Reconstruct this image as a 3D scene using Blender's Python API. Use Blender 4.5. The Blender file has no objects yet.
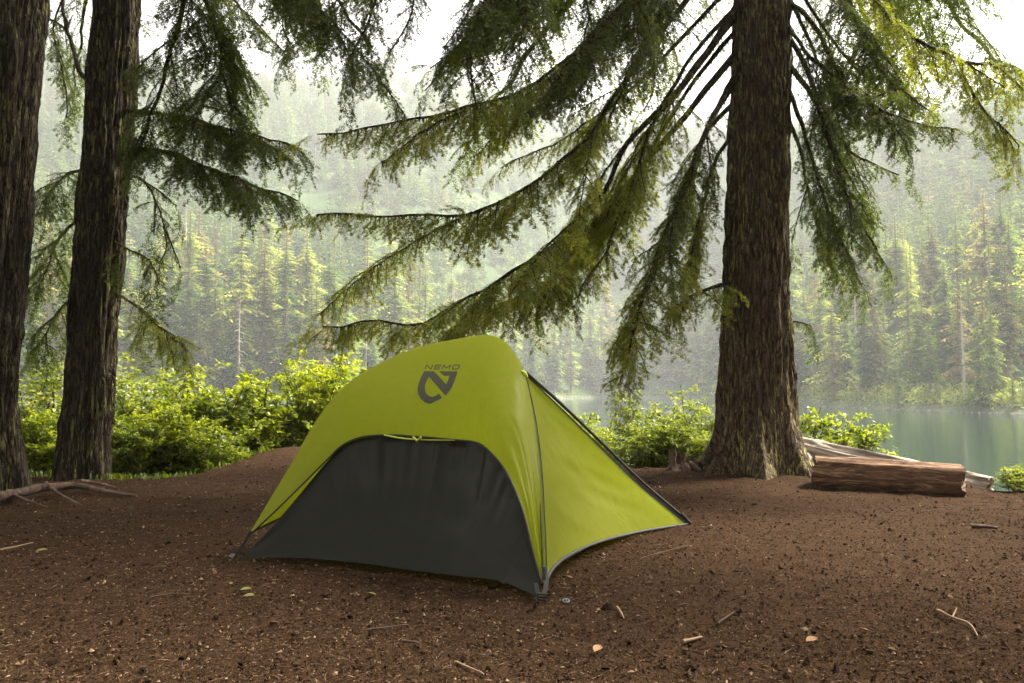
import bpy, math, random
import numpy as np
from mathutils import Vector, Matrix
from mathutils.bvhtree import BVHTree

PI = math.pi
rad = math.radians
rng = np.random.default_rng(11)
random.seed(11)
sc = bpy.context.scene
C = sc.collection

# ------------------------------------------------------------------ camera, sky, sun, exposure
CAM_Z = 0.80
F = 800.0
HOR = 392.0
PITCH = math.atan((HOR - 341.5) / F)
cd = bpy.data.cameras.new('camera')
cd.sensor_width = 36.0
cd.lens = 36.0 * F / 1024.0
cd.clip_start = 0.05
cd.clip_end = 4000
cam = bpy.data.objects.new('camera', cd)
C.objects.link(cam)
cam.location = (0, 0, CAM_Z)
cam.rotation_euler = (PI / 2 + PITCH, 0, 0)
sc.camera = cam

SUN_EL, SUN_AZ = 51.0, 66.0           # azimuth from +Y (view direction) towards +X (right)
world = bpy.data.worlds.new('World')
sc.world = world
world.use_nodes = True
wn = world.node_tree
wn.nodes.clear()
w_out = wn.nodes.new('ShaderNodeOutputWorld')
w_bg = wn.nodes.new('ShaderNodeBackground')
w_hs = wn.nodes.new('ShaderNodeHueSaturation')
w_mx = wn.nodes.new('ShaderNodeMix'); w_mx.data_type = 'RGBA'
w_sky = wn.nodes.new('ShaderNodeTexSky')
w_sky.sky_type = 'NISHITA'
w_sky.sun_disc = False
w_sky.sun_elevation = rad(SUN_EL)
w_sky.sun_rotation = rad(SUN_AZ)
w_sky.air_density = 1.0
w_sky.dust_density = 6.0
w_sky.ozone_density = 1.0
w_hs.inputs['Saturation'].default_value = 0.30      # thin white overcast washes the blue out
w_bg.inputs['Strength'].default_value = 0.11
wn.links.new(w_sky.outputs[0], w_hs.inputs['Color'])
w_mx.inputs[0].default_value = 0.25
w_mx.inputs[7].default_value = (9.0, 8.2, 7.0, 1)
wn.links.new(w_hs.outputs[0], w_mx.inputs[6])
wn.links.new(w_mx.outputs[2], w_bg.inputs['Color'])
wn.links.new(w_bg.outputs[0], w_out.inputs[0])

sl = bpy.data.lights.new('sun', 'SUN')
sl.energy = 5.0
sl.angle = rad(12.0)
sl.color = (1.0, 0.93, 0.80)
sun = bpy.data.objects.new('sun', sl)
C.objects.link(sun)
se, sa = rad(SUN_EL), rad(SUN_AZ)
sdir = Vector((math.sin(sa) * math.cos(se), math.cos(sa) * math.cos(se), math.sin(se)))
sun.rotation_euler = sdir.to_track_quat('Z', 'Y').to_euler()
sun.location = sdir * 60

sc.view_settings.view_transform = 'Standard'
sc.view_settings.look = 'None'
sc.view_settings.exposure = 2.12
sc.view_settings.gamma = 1
sc.view_settings.use_curve_mapping = False
sc.render.engine = 'CYCLES'
cy = sc.cycles
cy.use_denoising = True
cy.max_bounces = 6
cy.diffuse_bounces = 3
cy.glossy_bounces = 2
cy.transmission_bounces = 3
cy.transparent_max_bounces = 4
cy.volume_bounces = 1
cy.use_adaptive_sampling = True
cy.adaptive_threshold = 0.02

# ------------------------------------------------------------------ pixel helpers
cp, sp = math.cos(PITCH), math.sin(PITCH)
def ray(px, py):
    xc = (px - 512.0) / F
    yc = (341.5 - py) / F
    return np.array([xc, cp - yc * sp, sp + yc * cp])
def at(px, py, Y):
    d = ray(px, py)
    return np.array([0, 0, CAM_Z]) + d * (Y / d[1])
def ground(px, py, z=0.0):
    d = ray(px, py)
    return np.array([0, 0, CAM_Z]) + d * ((z - CAM_Z) / d[2])

# ------------------------------------------------------------------ noise
def _h(ix, iy, iz, seed):
    n = (ix.astype(np.int64) * 374761393 + iy.astype(np.int64) * 668265263 + iz.astype(np.int64) * 2147483647 + seed * 974711) & 0xffffffff
    n = ((n ^ (n >> 13)) * 1274126177) & 0xffffffff
    n = (n ^ (n >> 16)) & 0xffff
    return n / 65535.0
def vnoise(x, y, z=None, seed=0):
    x = np.asarray(x, float); y = np.asarray(y, float)
    z = np.zeros_like(x) if z is None else np.asarray(z, float)
    x, y, z = np.broadcast_arrays(x, y, z)
    ix, iy, iz = np.floor(x), np.floor(y), np.floor(z)
    fx, fy, fz = x - ix, y - iy, z - iz
    ux, uy, uz = fx * fx * (3 - 2 * fx), fy * fy * (3 - 2 * fy), fz * fz * (3 - 2 * fz)
    r = 0
    for a in (0, 1):
        for b in (0, 1):
            for c in (0, 1):
                w = (ux if a else 1 - ux) * (uy if b else 1 - uy) * (uz if c else 1 - uz)
                r = r + w * _h(ix + a, iy + b, iz + c, seed)
    return r * 2 - 1
def fbm(x, y, z=None, seed=0, oct=4, gain=0.5):
    r, a, f = 0, 1.0, 1.0
    for o in range(oct):
        r = r + a * vnoise(np.asarray(x) * f, np.asarray(y) * f, None if z is None else np.asarray(z) * f, seed + o * 17)
        a *= gain; f *= 2.03
    return r
def smooth(a, b, x):
    t = np.clip((x - a) / (b - a), 0, 1)
    return t * t * (3 - 2 * t)

# ------------------------------------------------------------------ object helpers
def link_parent(o, parent):
    C.objects.link(o)
    if parent is not None:
        o.parent = parent
        o.matrix_parent_inverse = Matrix.Identity(4)
def tag(o, label=None, cat=None, group=None, kind=None):
    if label: o['label'] = label
    if cat: o['category'] = cat
    if group: o['group'] = group
    if kind: o['kind'] = kind
    return o
def empty(name, loc=(0, 0, 0), rz=0, label=None, cat=None, group=None):
    o = bpy.data.objects.new(name, None)
    o.empty_display_size = 0.1
    C.objects.link(o)
    o.location = loc
    o.rotation_euler = (0, 0, rz)
    return tag(o, label, cat, group)

class MB:
    """collects polygons (tri or quad arrays) with material slots and a tone attribute"""
    def __init__(self):
        self.V = []; self.Fs = []; self.M = []; self.T = []; self.n = 0; self.smooth = []
    def add(self, v, f, mat=0, tone=0.5, smooth=False):
        v = np.asarray(v, np.float32).reshape(-1, 3)
        f = np.asarray(f, np.int32)
        if len(f) == 0: return
        self.V.append(v)
        self.Fs.append(f + self.n)
        self.M.append(np.full(len(f), mat, np.int32) if np.isscalar(mat) else np.asarray(mat, np.int32))
        self.T.append(np.full(len(f), tone, np.float32) if np.isscalar(tone) else np.asarray(tone, np.float32))
        self.smooth.append(np.full(len(f), smooth, bool))
        self.n += len(v)
    def arrays(self):
        return np.concatenate(self.V), self.Fs, self.M, self.T
    def mesh(self, name, mats, tone=False):
        me = bpy.data.meshes.new(name)
        V = np.concatenate(self.V)
        me.vertices.add(len(V))
        me.vertices.foreach_set('co', V.ravel())
        tot = np.concatenate([np.full(len(f), f.shape[1], np.int32) for f in self.Fs])
        loops = np.concatenate([f.ravel() for f in self.Fs])
        me.loops.add(len(loops))
        me.loops.foreach_set('vertex_index', loops)
        me.polygons.add(len(tot))
        st = np.zeros(len(tot), np.int32); st[1:] = np.cumsum(tot)[:-1]
        me.polygons.foreach_set('loop_start', st)
        me.polygons.foreach_set('material_index', np.concatenate(self.M))
        me.polygons.foreach_set('use_smooth', np.concatenate(self.smooth))
        for m in mats: me.materials.append(m)
        if tone:
            a = me.attributes.new('tone', 'FLOAT', 'FACE')
            a.data.foreach_set('value', np.concatenate(self.T))
        me.update(calc_edges=True)
        return me
    def build(self, name, mats, parent=None, tone=False):
        if not isinstance(mats, (list, tuple)): mats = [mats]
        o = bpy.data.objects.new(name, self.mesh(name, mats, tone))
        link_parent(o, parent)
        return o

def grid_faces(nu, nv, closed_u=False):
    a = np.arange(nu * nv).reshape(nu, nv)
    if closed_u:
        a = np.vstack([a, a[:1]])
    return np.stack([a[:-1, :-1], a[1:, :-1], a[1:, 1:], a[:-1, 1:]], -1).reshape(-1, 4)

def catmull(P, n):
    P = np.asarray(P, float)
    k = len(P)
    d = np.r_[0, np.cumsum(np.linalg.norm(np.diff(P[:, :3], axis=0), axis=1))]
    t = np.linspace(0, d[-1], n)
    out = np.zeros((n, P.shape[1]))
    m = np.zeros_like(P)
    for i in range(k):
        a, b = max(i - 1, 0), min(i + 1, k - 1)
        m[i] = (P[b] - P[a]) / max(d[b] - d[a], 1e-9)
    idx = np.clip(np.searchsorted(d, t, side='right') - 1, 0, k - 2)
    h = (d[idx + 1] - d[idx])
    s = ((t - d[idx]) / h)[:, None]; h = h[:, None]
    out = (2 * s**3 - 3 * s**2 + 1) * P[idx] + (s**3 - 2 * s**2 + s) * h * m[idx] + (-2 * s**3 + 3 * s**2) * P[idx + 1] + (s**3 - s**2) * h * m[idx + 1]
    return out

def tube(mb, P, R, seg=8, mat=0, tone=0.5, cap=True, rough=0.0, seed=0):
    """tube along polyline P (n,3) with radii R"""
    P = np.asarray(P, float); n = len(P)
    R = np.broadcast_to(np.asarray(R, float), (n,))
    T = np.gradient(P, axis=0); T /= np.linalg.norm(T, axis=1)[:, None] + 1e-12
    up = np.array([0, 0, 1.0]) if abs(T[0][2]) < 0.9 else np.array([1.0, 0, 0])
    U = np.zeros_like(P); u = np.cross(T[0], up); u /= np.linalg.norm(u)
    for i in range(n):
        u = u - T[i] * np.dot(u, T[i]); u /= np.linalg.norm(u) + 1e-12
        U[i] = u
    W = np.cross(T, U)
    a = np.linspace(0, 2 * PI, seg, endpoint=False)
    rr = R[None, :, None] * np.ones((seg, n, 1))
    if rough:
        rr = rr * (1 + rough * vnoise(np.cos(a)[:, None] * 1.3 + seed, np.arange(n)[None] * 0.6, np.sin(a)[:, None] * 1.3, seed)[..., None])
    V = P[None] + rr * (np.cos(a)[:, None, None] * U[None] + np.sin(a)[:, None, None] * W[None])
    mb.add(V.reshape(-1, 3), grid_faces(seg, n, True)[:, ::-1], mat, tone, True)
    if cap:
        for k, e in ((0, 0), (n - 1, 1)):
            ring = V[:, k]; c = P[k]
            vv = np.vstack([ring, c])
            f = np.array([[i, (i + 1) % seg, seg] for i in range(seg)])
            mb.add(vv, f if not e else f[:, ::-1], mat, tone, False)

# ------------------------------------------------------------------ materials
class NT:
    def __init__(self, name):
        self.m = bpy.data.materials.new(name); self.m.use_nodes = True
        self.t = self.m.node_tree; self.t.nodes.clear()
        self.out = self.t.nodes.new('ShaderNodeOutputMaterial')
    def n(self, typ, **kw):
        nd = self.t.nodes.new('ShaderNode' + typ)
        ins = kw.pop('i', {})
        for k, v in kw.items(): setattr(nd, k, v)
        for k, v in ins.items():
            if isinstance(v, bpy.types.NodeSocket): self.t.links.new(v, nd.inputs[k])
            else: nd.inputs[k].default_value = v
        return nd
    def l(self, a, b): self.t.links.new(a, b)
    def coord(self, scale=(1, 1, 1), which='Object'):
        tc = self.n('TexCoord')
        return self.n('Mapping', i={'Vector': tc.outputs[which], 'Scale': scale}).outputs[0]
    def noise(self, vec, scale, detail=4, rough=0.55, dist=0.0):
        return self.n('TexNoise', i={'Vector': vec, 'Scale': scale, 'Detail': detail, 'Roughness': rough, 'Distortion': dist}).outputs['Fac']
    def ramp(self, fac, stops):
        r = self.n('ValToRGB', i={'Fac': fac})
        e = r.color_ramp.elements
        while len(e) > len(stops): e.remove(e[-1])
        while len(e) < len(stops): e.new(1)
        for el, (p, c) in zip(e, stops):
            el.position = p
            el.color = (*c, 1) if len(c) == 3 else c
        return r.outputs[0]
    def mix(self, f, a, b, blend='MIX'):
        m = self.n('Mix', data_type='RGBA', blend_type=blend)
        for k, v in ((0, f), (6, a), (7, b)):
            if isinstance(v, bpy.types.NodeSocket): self.l(v, m.inputs[k])
            else: m.inputs[k].default_value = v if not isinstance(v, tuple) or len(v) == 4 else (*v, 1)
        return m.outputs[2]
    def math(self, op, a, b=0.0, c=0.0):
        m = self.n('Math', operation=op)
        for k, v in enumerate((a, b, c)):
            if isinstance(v, bpy.types.NodeSocket): self.l(v, m.inputs[k])
            else: m.inputs[k].default_value = v
        return m.outputs[0]
    def bump(self, h, strength=0.5, dist=0.01, normal=None):
        i = {'Height': h, 'Strength': strength, 'Distance': dist}
        if normal is not None: i['Normal'] = normal
        return self.n('Bump', i=i).outputs[0]
    def principled(self, color, rough=0.8, normal=None, spec=0.3, **kw):
        i = {'Base Color': color if isinstance(color, bpy.types.NodeSocket) else (*color, 1), 'Roughness': rough, 'Specular IOR Level': spec}
        i.update(kw)
        if normal is not None: i['Normal'] = normal
        p = self.n('BsdfPrincipled', i=i)
        return p.outputs[0]
    def done(self, s):
        self.l(s, self.out.inputs[0]); return self.m

def leafy(name, cols, trans, attr='tone', tmix=0.4, gloss=0.06, rand=0.0, trans_gain=1.6, scale=None):
    """leaf material: diffuse + translucent + a little gloss; colour from the tone attribute of each leaf"""
    t = NT(name)
    a = t.n('Attribute', attribute_name=attr).outputs['Fac']
    if rand:
        oi = t.n('ObjectInfo').outputs['Random']
        a = t.math('ADD', a, t.math('MULTIPLY', t.math('SUBTRACT', oi, 0.5), rand))
    col = t.ramp(a, cols)
    d = t.n('BsdfDiffuse', i={'Color': col})
    tc = t.mix(1.0, col, (*trans, 1), 'MULTIPLY')
    tr = t.n('BsdfTranslucent', i={'Color': tc})
    m1 = t.n('MixShader', i={0: tmix}); t.l(d.outputs[0], m1.inputs[1]); t.l(tr.outputs[0], m1.inputs[2])
    g = t.n('BsdfGlossy', i={'Roughness': 0.45, 'Color': (1, 1, 1, 1)})
    m2 = t.n('MixShader', i={0: gloss}); t.l(m1.outputs[0], m2.inputs[1]); t.l(g.outputs[0], m2.inputs[2])
    return t.done(m2.outputs[0])

def bark_mat(name, dark, mid, light, lichen, lich_amt, vs=(1, 1, 0.17)):
    t = NT(name)
    v = t.coord(vs)
    wob = t.n('TexNoise', i={'Vector': v, 'Scale': 9.0, 'Detail': 3.0}).outputs['Color']
    vv = t.n('MixRGB', blend_type='ADD', i={0: 0.10, 1: v, 2: wob}).outputs[0]
    cr = t.n('TexVoronoi', feature='DISTANCE_TO_EDGE', i={'Vector': vv, 'Scale': 26.0}).outputs['Distance']
    cell = t.n('TexVoronoi', i={'Vector': vv, 'Scale': 26.0}).outputs['Color']
    n1 = t.noise(v, 38.0, 5, 0.7, 0.3)
    n2 = t.noise(t.coord((1, 1, 0.5)), 150.0, 4, 0.65)
    base = t.ramp(n1, [(0.30, dark), (0.50, mid), (0.72, light)])
    base = t.mix(t.math('MULTIPLY', cell, 0.5), base, (*[0.6 * a + 0.4 * b for a, b in zip(light, mid)], 1))
    base = t.mix(t.ramp(cr, [(0.0, (0.85, 0.85, 0.85)), (0.10, (0, 0, 0))]), base, (*dark, 1))
    base = t.mix(t.ramp(n2, [(0.40, (0.6, 0.6, 0.6)), (0.55, (0, 0, 0))]), base, (*dark, 1))
    ln = t.noise(t.coord((1, 1, 0.16)), 42.0, 5, 0.7, 0.5)
    lp = t.noise(t.coord((1.6, 1.6, 0.8)), 1.0, 4, 0.6)
    mask = t.math('MULTIPLY', t.ramp(ln, [(0.53, (0, 0, 0)), (0.60, (1, 1, 1))]), t.ramp(lp, [(0.36, (0.08, 0.08, 0.08)), (0.58, (1, 1, 1))]))
    col = t.mix(t.math('MULTIPLY', mask, lich_amt), base, (*lichen, 1))
    h = t.math('ADD', t.math('MULTIPLY', t.ramp(cr, [(0.0, (0, 0, 0)), (0.16, (1, 1, 1))]), 1.0), t.math('MULTIPLY', n1, 0.8))
    b = t.bump(h, 1.0, 0.016)
    b = t.bump(n2, 0.7, 0.006, b)
    return t.done(t.principled(col, 0.92, b, 0.15))

M = {}
M['bark'] = bark_mat('bark_hemlock', (0.020, 0.012, 0.008), (0.085, 0.056, 0.036), (0.22, 0.16, 0.105), (0.36, 0.34, 0.11), 0.9)
M['bark_dark'] = bark_mat('bark_mossy', (0.012, 0.008, 0.006), (0.040, 0.029, 0.021), (0.11, 0.08, 0.055), (0.22, 0.21, 0.07), 0.85)
M['limb'] = bark_mat('limb_bark', (0.015, 0.009, 0.006), (0.05, 0.033, 0.022), (0.11, 0.08, 0.05), (0.16, 0.15, 0.05), 0.9, (1, 1, 1))
M['moss'] = leafy('hanging_lichen', [(0.0, (0.05, 0.035, 0.012)), (0.5, (0.11, 0.11, 0.03)), (1.0, (0.24, 0.24, 0.07))], (1.2, 1.1, 0.7), tmix=0.35, gloss=0.0)
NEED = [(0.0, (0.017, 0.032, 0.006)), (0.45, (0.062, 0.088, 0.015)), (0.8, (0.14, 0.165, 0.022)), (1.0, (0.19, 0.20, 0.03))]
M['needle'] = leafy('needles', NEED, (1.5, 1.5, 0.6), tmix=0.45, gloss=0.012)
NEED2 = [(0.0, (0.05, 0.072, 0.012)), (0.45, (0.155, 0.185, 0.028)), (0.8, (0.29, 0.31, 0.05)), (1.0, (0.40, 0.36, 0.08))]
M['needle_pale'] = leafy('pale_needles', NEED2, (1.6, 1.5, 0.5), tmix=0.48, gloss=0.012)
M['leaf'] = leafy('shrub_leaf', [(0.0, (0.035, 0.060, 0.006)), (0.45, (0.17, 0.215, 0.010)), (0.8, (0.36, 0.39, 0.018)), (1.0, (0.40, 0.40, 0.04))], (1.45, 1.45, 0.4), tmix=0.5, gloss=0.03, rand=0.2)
M['leaf_pale'] = leafy('pale_shrub_leaf', [(0.0, (0.06, 0.095, 0.015)), (0.5, (0.19, 0.225, 0.035)), (1.0, (0.36, 0.37, 0.08))], (1.35, 1.35, 0.6), tmix=0.5, gloss=0.03, rand=0.2)
M['leaf_rust'] = leafy('rust_shrub_leaf', [(0.0, (0.14, 0.12, 0.01)), (0.5, (0.32, 0.14, 0.03)), (1.0, (0.42, 0.30, 0.04))], (1.4, 1.2, 0.6), tmix=0.5, gloss=0.03)
M['stem'] = NT('shrub_stem'); M['stem'] = M['stem'].done(M['stem'].principled((0.05, 0.032, 0.02), 0.9))

def far_mat(name, cols):
    return leafy(name, cols, (1.3, 1.3, 0.7), tmix=0.45, gloss=0.0, rand=0.8)
M['far'] = far_mat('far_conifer', [(0.0, (0.022, 0.052, 0.020)), (0.3, (0.065, 0.120, 0.034)), (0.6, (0.18, 0.225, 0.055)), (1.0, (0.36, 0.37, 0.11))])
M['far_brown'] = far_mat('far_conifer_browned', [(0.0, (0.05, 0.055, 0.02)), (0.4, (0.13, 0.12, 0.045)), (1.0, (0.30, 0.24, 0.12))])
M['far_trunk'] = NT('far_trunk'); M['far_trunk'] = M['far_trunk'].done(M['far_trunk'].principled((0.16, 0.11, 0.075), 0.9))
M['snag'] = NT('snag_wood'); M['snag'] = M['snag'].done(M['snag'].principled((0.27, 0.23, 0.18), 0.9))

def rock_mat():
    t = NT('shore_rock'); n1 = t.noise(t.coord(), 3.0, 4)
    return t.done(t.principled(t.ramp(n1, [(0.3, (0.12, 0.10, 0.08)), (0.7, (0.30, 0.27, 0.22))]), 0.9))
M['rock'] = rock_mat()

# ground
def duff():
    t = NT('forest_duff')
    v = t.coord()
    a = t.noise(v, 0.55, 3, 0.5)
    b = t.noise(v, 9, 6, 0.65)
    c = t.noise(v, 70, 5, 0.7)
    d = t.noise(v, 260, 3, 0.7)
    vor = t.n('TexVoronoi', i={'Vector': v, 'Scale': 120.0})
    base = t.ramp(b, [(0.32, (0.0040, 0.0022, 0.0011)), (0.5, (0.0152, 0.0084, 0.0045)), (0.68, (0.0396, 0.0224, 0.0125))])
    base = t.mix(t.ramp(c, [(0.38, (0, 0, 0)), (0.66, (0.75, 0.75, 0.75))]), base, (0.0825, 0.0475, 0.0264, 1))
    base = t.mix(t.ramp(d, [(0.36, (0.8, 0.8, 0.8)), (0.52, (0, 0, 0))]), base, (0.0185, 0.0099, 0.0066, 1))
    cell = t.ramp(vor.outputs['Color'], [(0.80, (0, 0, 0)), (0.95, (0.5, 0.5, 0.5))])
    base = t.mix(cell, base, (0.1584, 0.0924, 0.0515, 1))
    base = t.mix(t.ramp(a, [(0.35, (0, 0, 0)), (0.65, (0.45, 0.45, 0.45))]), base, (0.0350, 0.0205, 0.0116, 1))
    h = t.math('ADD', t.math('MULTIPLY', c, 0.7), t.math('MULTIPLY', d, 0.35))
    h = t.math('ADD', h, t.math('MULTIPLY', vor.outputs['Distance'], 0.3))
    bp = t.bump(h, 0.9, 0.012)
    bp = t.bump(b, 0.4, 0.02, bp)
    return t.done(t.principled(base, 1.0, bp, 0.02))
M['duff'] = duff()
def litter_mat():
    t = NT('litter')
    a = t.n('Attribute', attribute_name='tone').outputs['Fac']
    col = t.ramp(a, [(0.0, (0.0101, 0.0065, 0.0043)), (0.30, (0.0245, 0.0130, 0.0065)), (0.66, (0.0756, 0.0432, 0.0245)), (0.88, (0.1728, 0.1080, 0.0634)), (1.0, (0.3168, 0.2304, 0.1440))])
    return t.done(t.principled(col, 0.95, None, 0.05))
M['litter'] = litter_mat()

# ------------------------------------------------------------------ near ground
EDGE = np.array([(-60, 9.5), (-12, 7.8), (-4.6, 7.7), (-3.7, 7.35), (-3.15, 7.6), (-2.95, 9.3), (-2.6, 10.2), (-1.5, 10.3), (0.3, 9.2), (1.0, 8.6), (1.6, 8.25),
                 (2.4, 8.3), (3.0, 7.3), (3.5, 6.75), (4.0, 6.45), (4.3, 6.3), (8, 5.9), (60, 6.0)])
LAKE_Z = -1.6
def ground_z(X, Y):
    X = np.asarray(X, float); Y = np.asarray(Y, float)
    ye = np.interp(X, EDGE[:, 0], EDGE[:, 1])
    d = Y - ye
    z = 0.012 * fbm(X * 1.7, Y * 1.7, seed=3, oct=3)
    z = z + 0.13 * np.exp(-(((X + 2.9) / 1.0) ** 2 + ((Y - 9.9) / 1.1) ** 2))
    z = z + 0.07 * np.exp(-(((X - 2.3) / 1.0) ** 2 + ((Y - 7.6) / 0.8) ** 2))
    z = z - 0.045 * np.exp(-(((X - 3.65) / 0.28) ** 2 + ((Y - 5.15) / 0.30) ** 2))
    z = z - np.clip(np.where(d > 0, 0.35 * d * d / (d + 0.8), 0), 0, 4.0)
    return z
def axis(lo, hi, step, far_lo, far_hi, g=1.12):
    a = list(np.arange(lo, hi, step)); s = step; x = a[-1]
    while x < far_hi: s *= g; x += s; a.append(x)
    s = step; x = a[0]; b = []
    while x > far_lo: s *= g; x -= s; b.append(x)
    return np.array(b[::-1] + a)
gx = axis(-4.6, 4.8, 0.026, -60, 60)
gy = axis(1.8, 8.6, 0.022, -40, 34)
GX, GY = np.meshgrid(gx, gy, indexing='ij')
GZ = ground_z(GX, GY)
near = (np.abs(GX) < 6) & (GY > 1) & (GY < 12)
GZ = GZ + np.where(near, 0.006 * fbm(GX * 9, GY * 9, seed=5, oct=3) + 0.0045 * vnoise(GX * 24, GY * 24, seed=8), 0)
mb = MB()
mb.add(np.stack([GX, GY, GZ], -1).reshape(-1, 3), grid_faces(len(gx), len(gy)), 0, 0.5, True)
gobj = mb.build('ground', M['duff'])
tag(gobj, kind='structure')
def gz(x, y): return float(ground_z(x, y))

# ------------------------------------------------------------------ lake
t = NT('lake_water')
v = t.coord((1, 1, 1))
n1 = t.noise(t.coord((0.35, 2.2, 1)), 1.6, 4, 0.6)
bp = t.bump(n1, 0.25, 0.05)
M['water'] = t.done(t.principled((0.006, 0.024, 0.017), 0.04, bp, 0.5, IOR=1.33))
mb = MB()
wx = np.linspace(-420, 420, 30); wy = np.linspace(9.0, 640, 30)
WX, WY = np.meshgrid(wx, wy, indexing='ij')
mb.add(np.stack([WX, WY, np.full_like(WX, LAKE_Z)], -1).reshape(-1, 3), grid_faces(30, 30))
tag(mb.build('lake_water', M['water']), kind='structure')

# ------------------------------------------------------------------ far terrain
SH = np.array([(-900, 100), (-300, 120), (0, 140), (350, 160), (450, 215), (600, 300), (690, 270), (760, 180), (820, 128), (920, 100), (1024, 84), (1300, 62), (1900, 45)])
SKY = np.array([(-900, 50), (-300, 40), (50, 48), (130, 60), (230, 74), (300, 82), (350, 78), (385, 62), (430, 66), (470, 84), (520, 105), (640, 125), (800, 130), (940, 130), (1024, 112), (1300, 110), (1900, 110)])
RD = np.array([(-900, 430), (0, 470), (300, 520), (450, 560), (600, 560), (760, 430), (900, 320), (1024, 270), (1300, 230), (1900, 220)])
def far_z(px, r):
    """px: column of the azimuth, r: distance along Y (depth)"""
    r0 = np.interp(px, SH[:, 0], SH[:, 1]); r1 = np.interp(px, RD[:, 0], RD[:, 1]); s = np.interp(px, SKY[:, 0], SKY[:, 1])
    hz = (HOR - s) / F * r1 + CAM_Z
    t = (r - r0) / (r1 - r0)
    z = LAKE_Z + np.clip(t, 0, 1.0) ** 1.25 * (hz - LAKE_Z) + np.clip(r - r0, 0, 3) * 0.25
    z = np.where(t > 1, hz - (r - r1) * 0.25, z)
    z = np.where(t < 0, LAKE_Z + (r - r0) * 0.12, z)
    X = (px - 512) / F * r
    amp = np.clip((r - r0) / 60, 0, 1)
    return z + amp * 5.0 * fbm(X / 60.0, r / 60.0, seed=21, oct=4) * np.clip(1.2 - np.clip(t, 0, 1) * 0.4, 0, 1)
def dense_axis():
    return np.arange(-900, 1900, 12.0)
pxs = dense_axis()
tt = np.concatenate([np.linspace(-0.10, 0, 4), np.linspace(0.01, 1, 80), np.linspace(1.03, 1.4, 8)])
PX, TT = np.meshgrid(pxs, tt, indexing='ij')
R0 = np.interp(PX, SH[:, 0], SH[:, 1]); R1 = np.interp(PX, RD[:, 0], RD[:, 1])
RR = R0 + TT * (R1 - R0)
ZZ = far_z(PX, RR)
# rocky crag
ck = np.exp(-((PX - 395) / 60.0) ** 2) * smooth(0.78, 0.95, TT)
ZZ += ck * 14 * np.abs(fbm(PX / 16.0, RR / 12.0, seed=33, oct=4))
t = NT('hillside_cover')
v = t.coord()
a = t.noise(v, 0.035, 4, 0.6); b = t.noise(v, 0.6, 5, 0.6)
col = t.ramp(a, [(0.38, (0.025, 0.045, 0.018)), (0.55, (0.045, 0.075, 0.025)), (0.70, (0.11, 0.145, 0.05))])
col = t.mix(t.math('MULTIPLY', b, 0.6), col, (0.05, 0.08, 0.02, 1))
at_ = t.n('Attribute', attribute_name='tone').outputs['Fac']
rk = t.ramp(t.noise(t.coord((1, 1, 0.4)), 0.12, 6, 0.7), [(0.35, (0.12, 0.11, 0.10)), (0.65, (0.36, 0.33, 0.30))])
col = t.mix(at_, col, rk)
M['hill'] = t.done(t.principled(col, 0.95, t.bump(b, 1.0, 1.0), 0.1))
mb = MB()
gf = grid_faces(len(pxs), len(tt))
rock = (ck * (0.6 + 0.8 * fbm(PX / 20.0, TT * 30, seed=44, oct=3))).reshape(-1)
shore = (smooth(0.006, 0.0, TT) * 0.45).reshape(-1)
tone = np.clip(np.maximum(rock * 1.2, shore)[gf].mean(1), 0, 1)
mb.add(np.stack([(PX - 512) / F * RR, RR, ZZ], -1).reshape(-1, 3), gf, 0, tone, True)
tag(mb.build('hillside', M['hill'], tone=True), kind='structure')

# ------------------------------------------------------------------ far conifers
def conifer_arrays(levels, per, frag, seed, ragged=0.3, slim=0.15, sparse=0.0, fine=1.0):
    """unit-height conifer crown: drooping boughs made of small hanging leaf clumps"""
    r = np.random.default_rng(seed)
    tris = []; tones = []
    for i in range(levels):
        h = 0.10 + 0.89 * (i + r.random() * 0.8) / levels
        prof = (1 - h) ** 0.85 * slim * (0.55 + 0.9 * smooth(0.0, 0.25, h))
        lump = 0.75 + ragged * vnoise(i * 0.45, seed, seed=seed)
        az0 = r.random() * 6.28
        for k in range(per):
            if r.random() < sparse: continue
            az = az0 + 2 * PI * k / per + r.normal() * 0.3
            L = max(prof * lump * (0.65 + 0.6 * r.random()), 0.012)
            droop = 0.25 + 0.3 * r.random()
            d = np.array([math.cos(az), math.sin(az), 0]); s = np.array([-d[1], d[0], 0])
            bt = 0.5 + r.normal() * 0.16
            for q in range(frag):
                u = (q + 0.3 + 0.7 * r.random()) / frag
                p = d * L * u + np.array([0, 0, h - droop * L * u * u + 0.12 * L * u])
                w = (0.20 + 0.34 * (1 - u) * 1.0) * L * (0.6 + 0.7 * r.random()) * fine
                sd = s * (1 if (q + k) % 2 else -1)
                tip = p + d * w * 0.55 + sd * w * 0.9 + np.array([0, 0, -w * (0.35 + 0.5 * r.random())])
                b1 = p + d * w * 0.5 - sd * w * 0.25; b2 = p - d * w * 0.4 + sd * w * 0.1
                tris += [b1, tip, b2]; tones.append(bt + r.normal() * 0.06 + (u - 0.5) * 0.12)
    V = np.array(tris); n = len(V) // 3
    return V, np.arange(n * 3).reshape(-1, 3), np.clip(np.array(tones), 0, 1)

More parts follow.
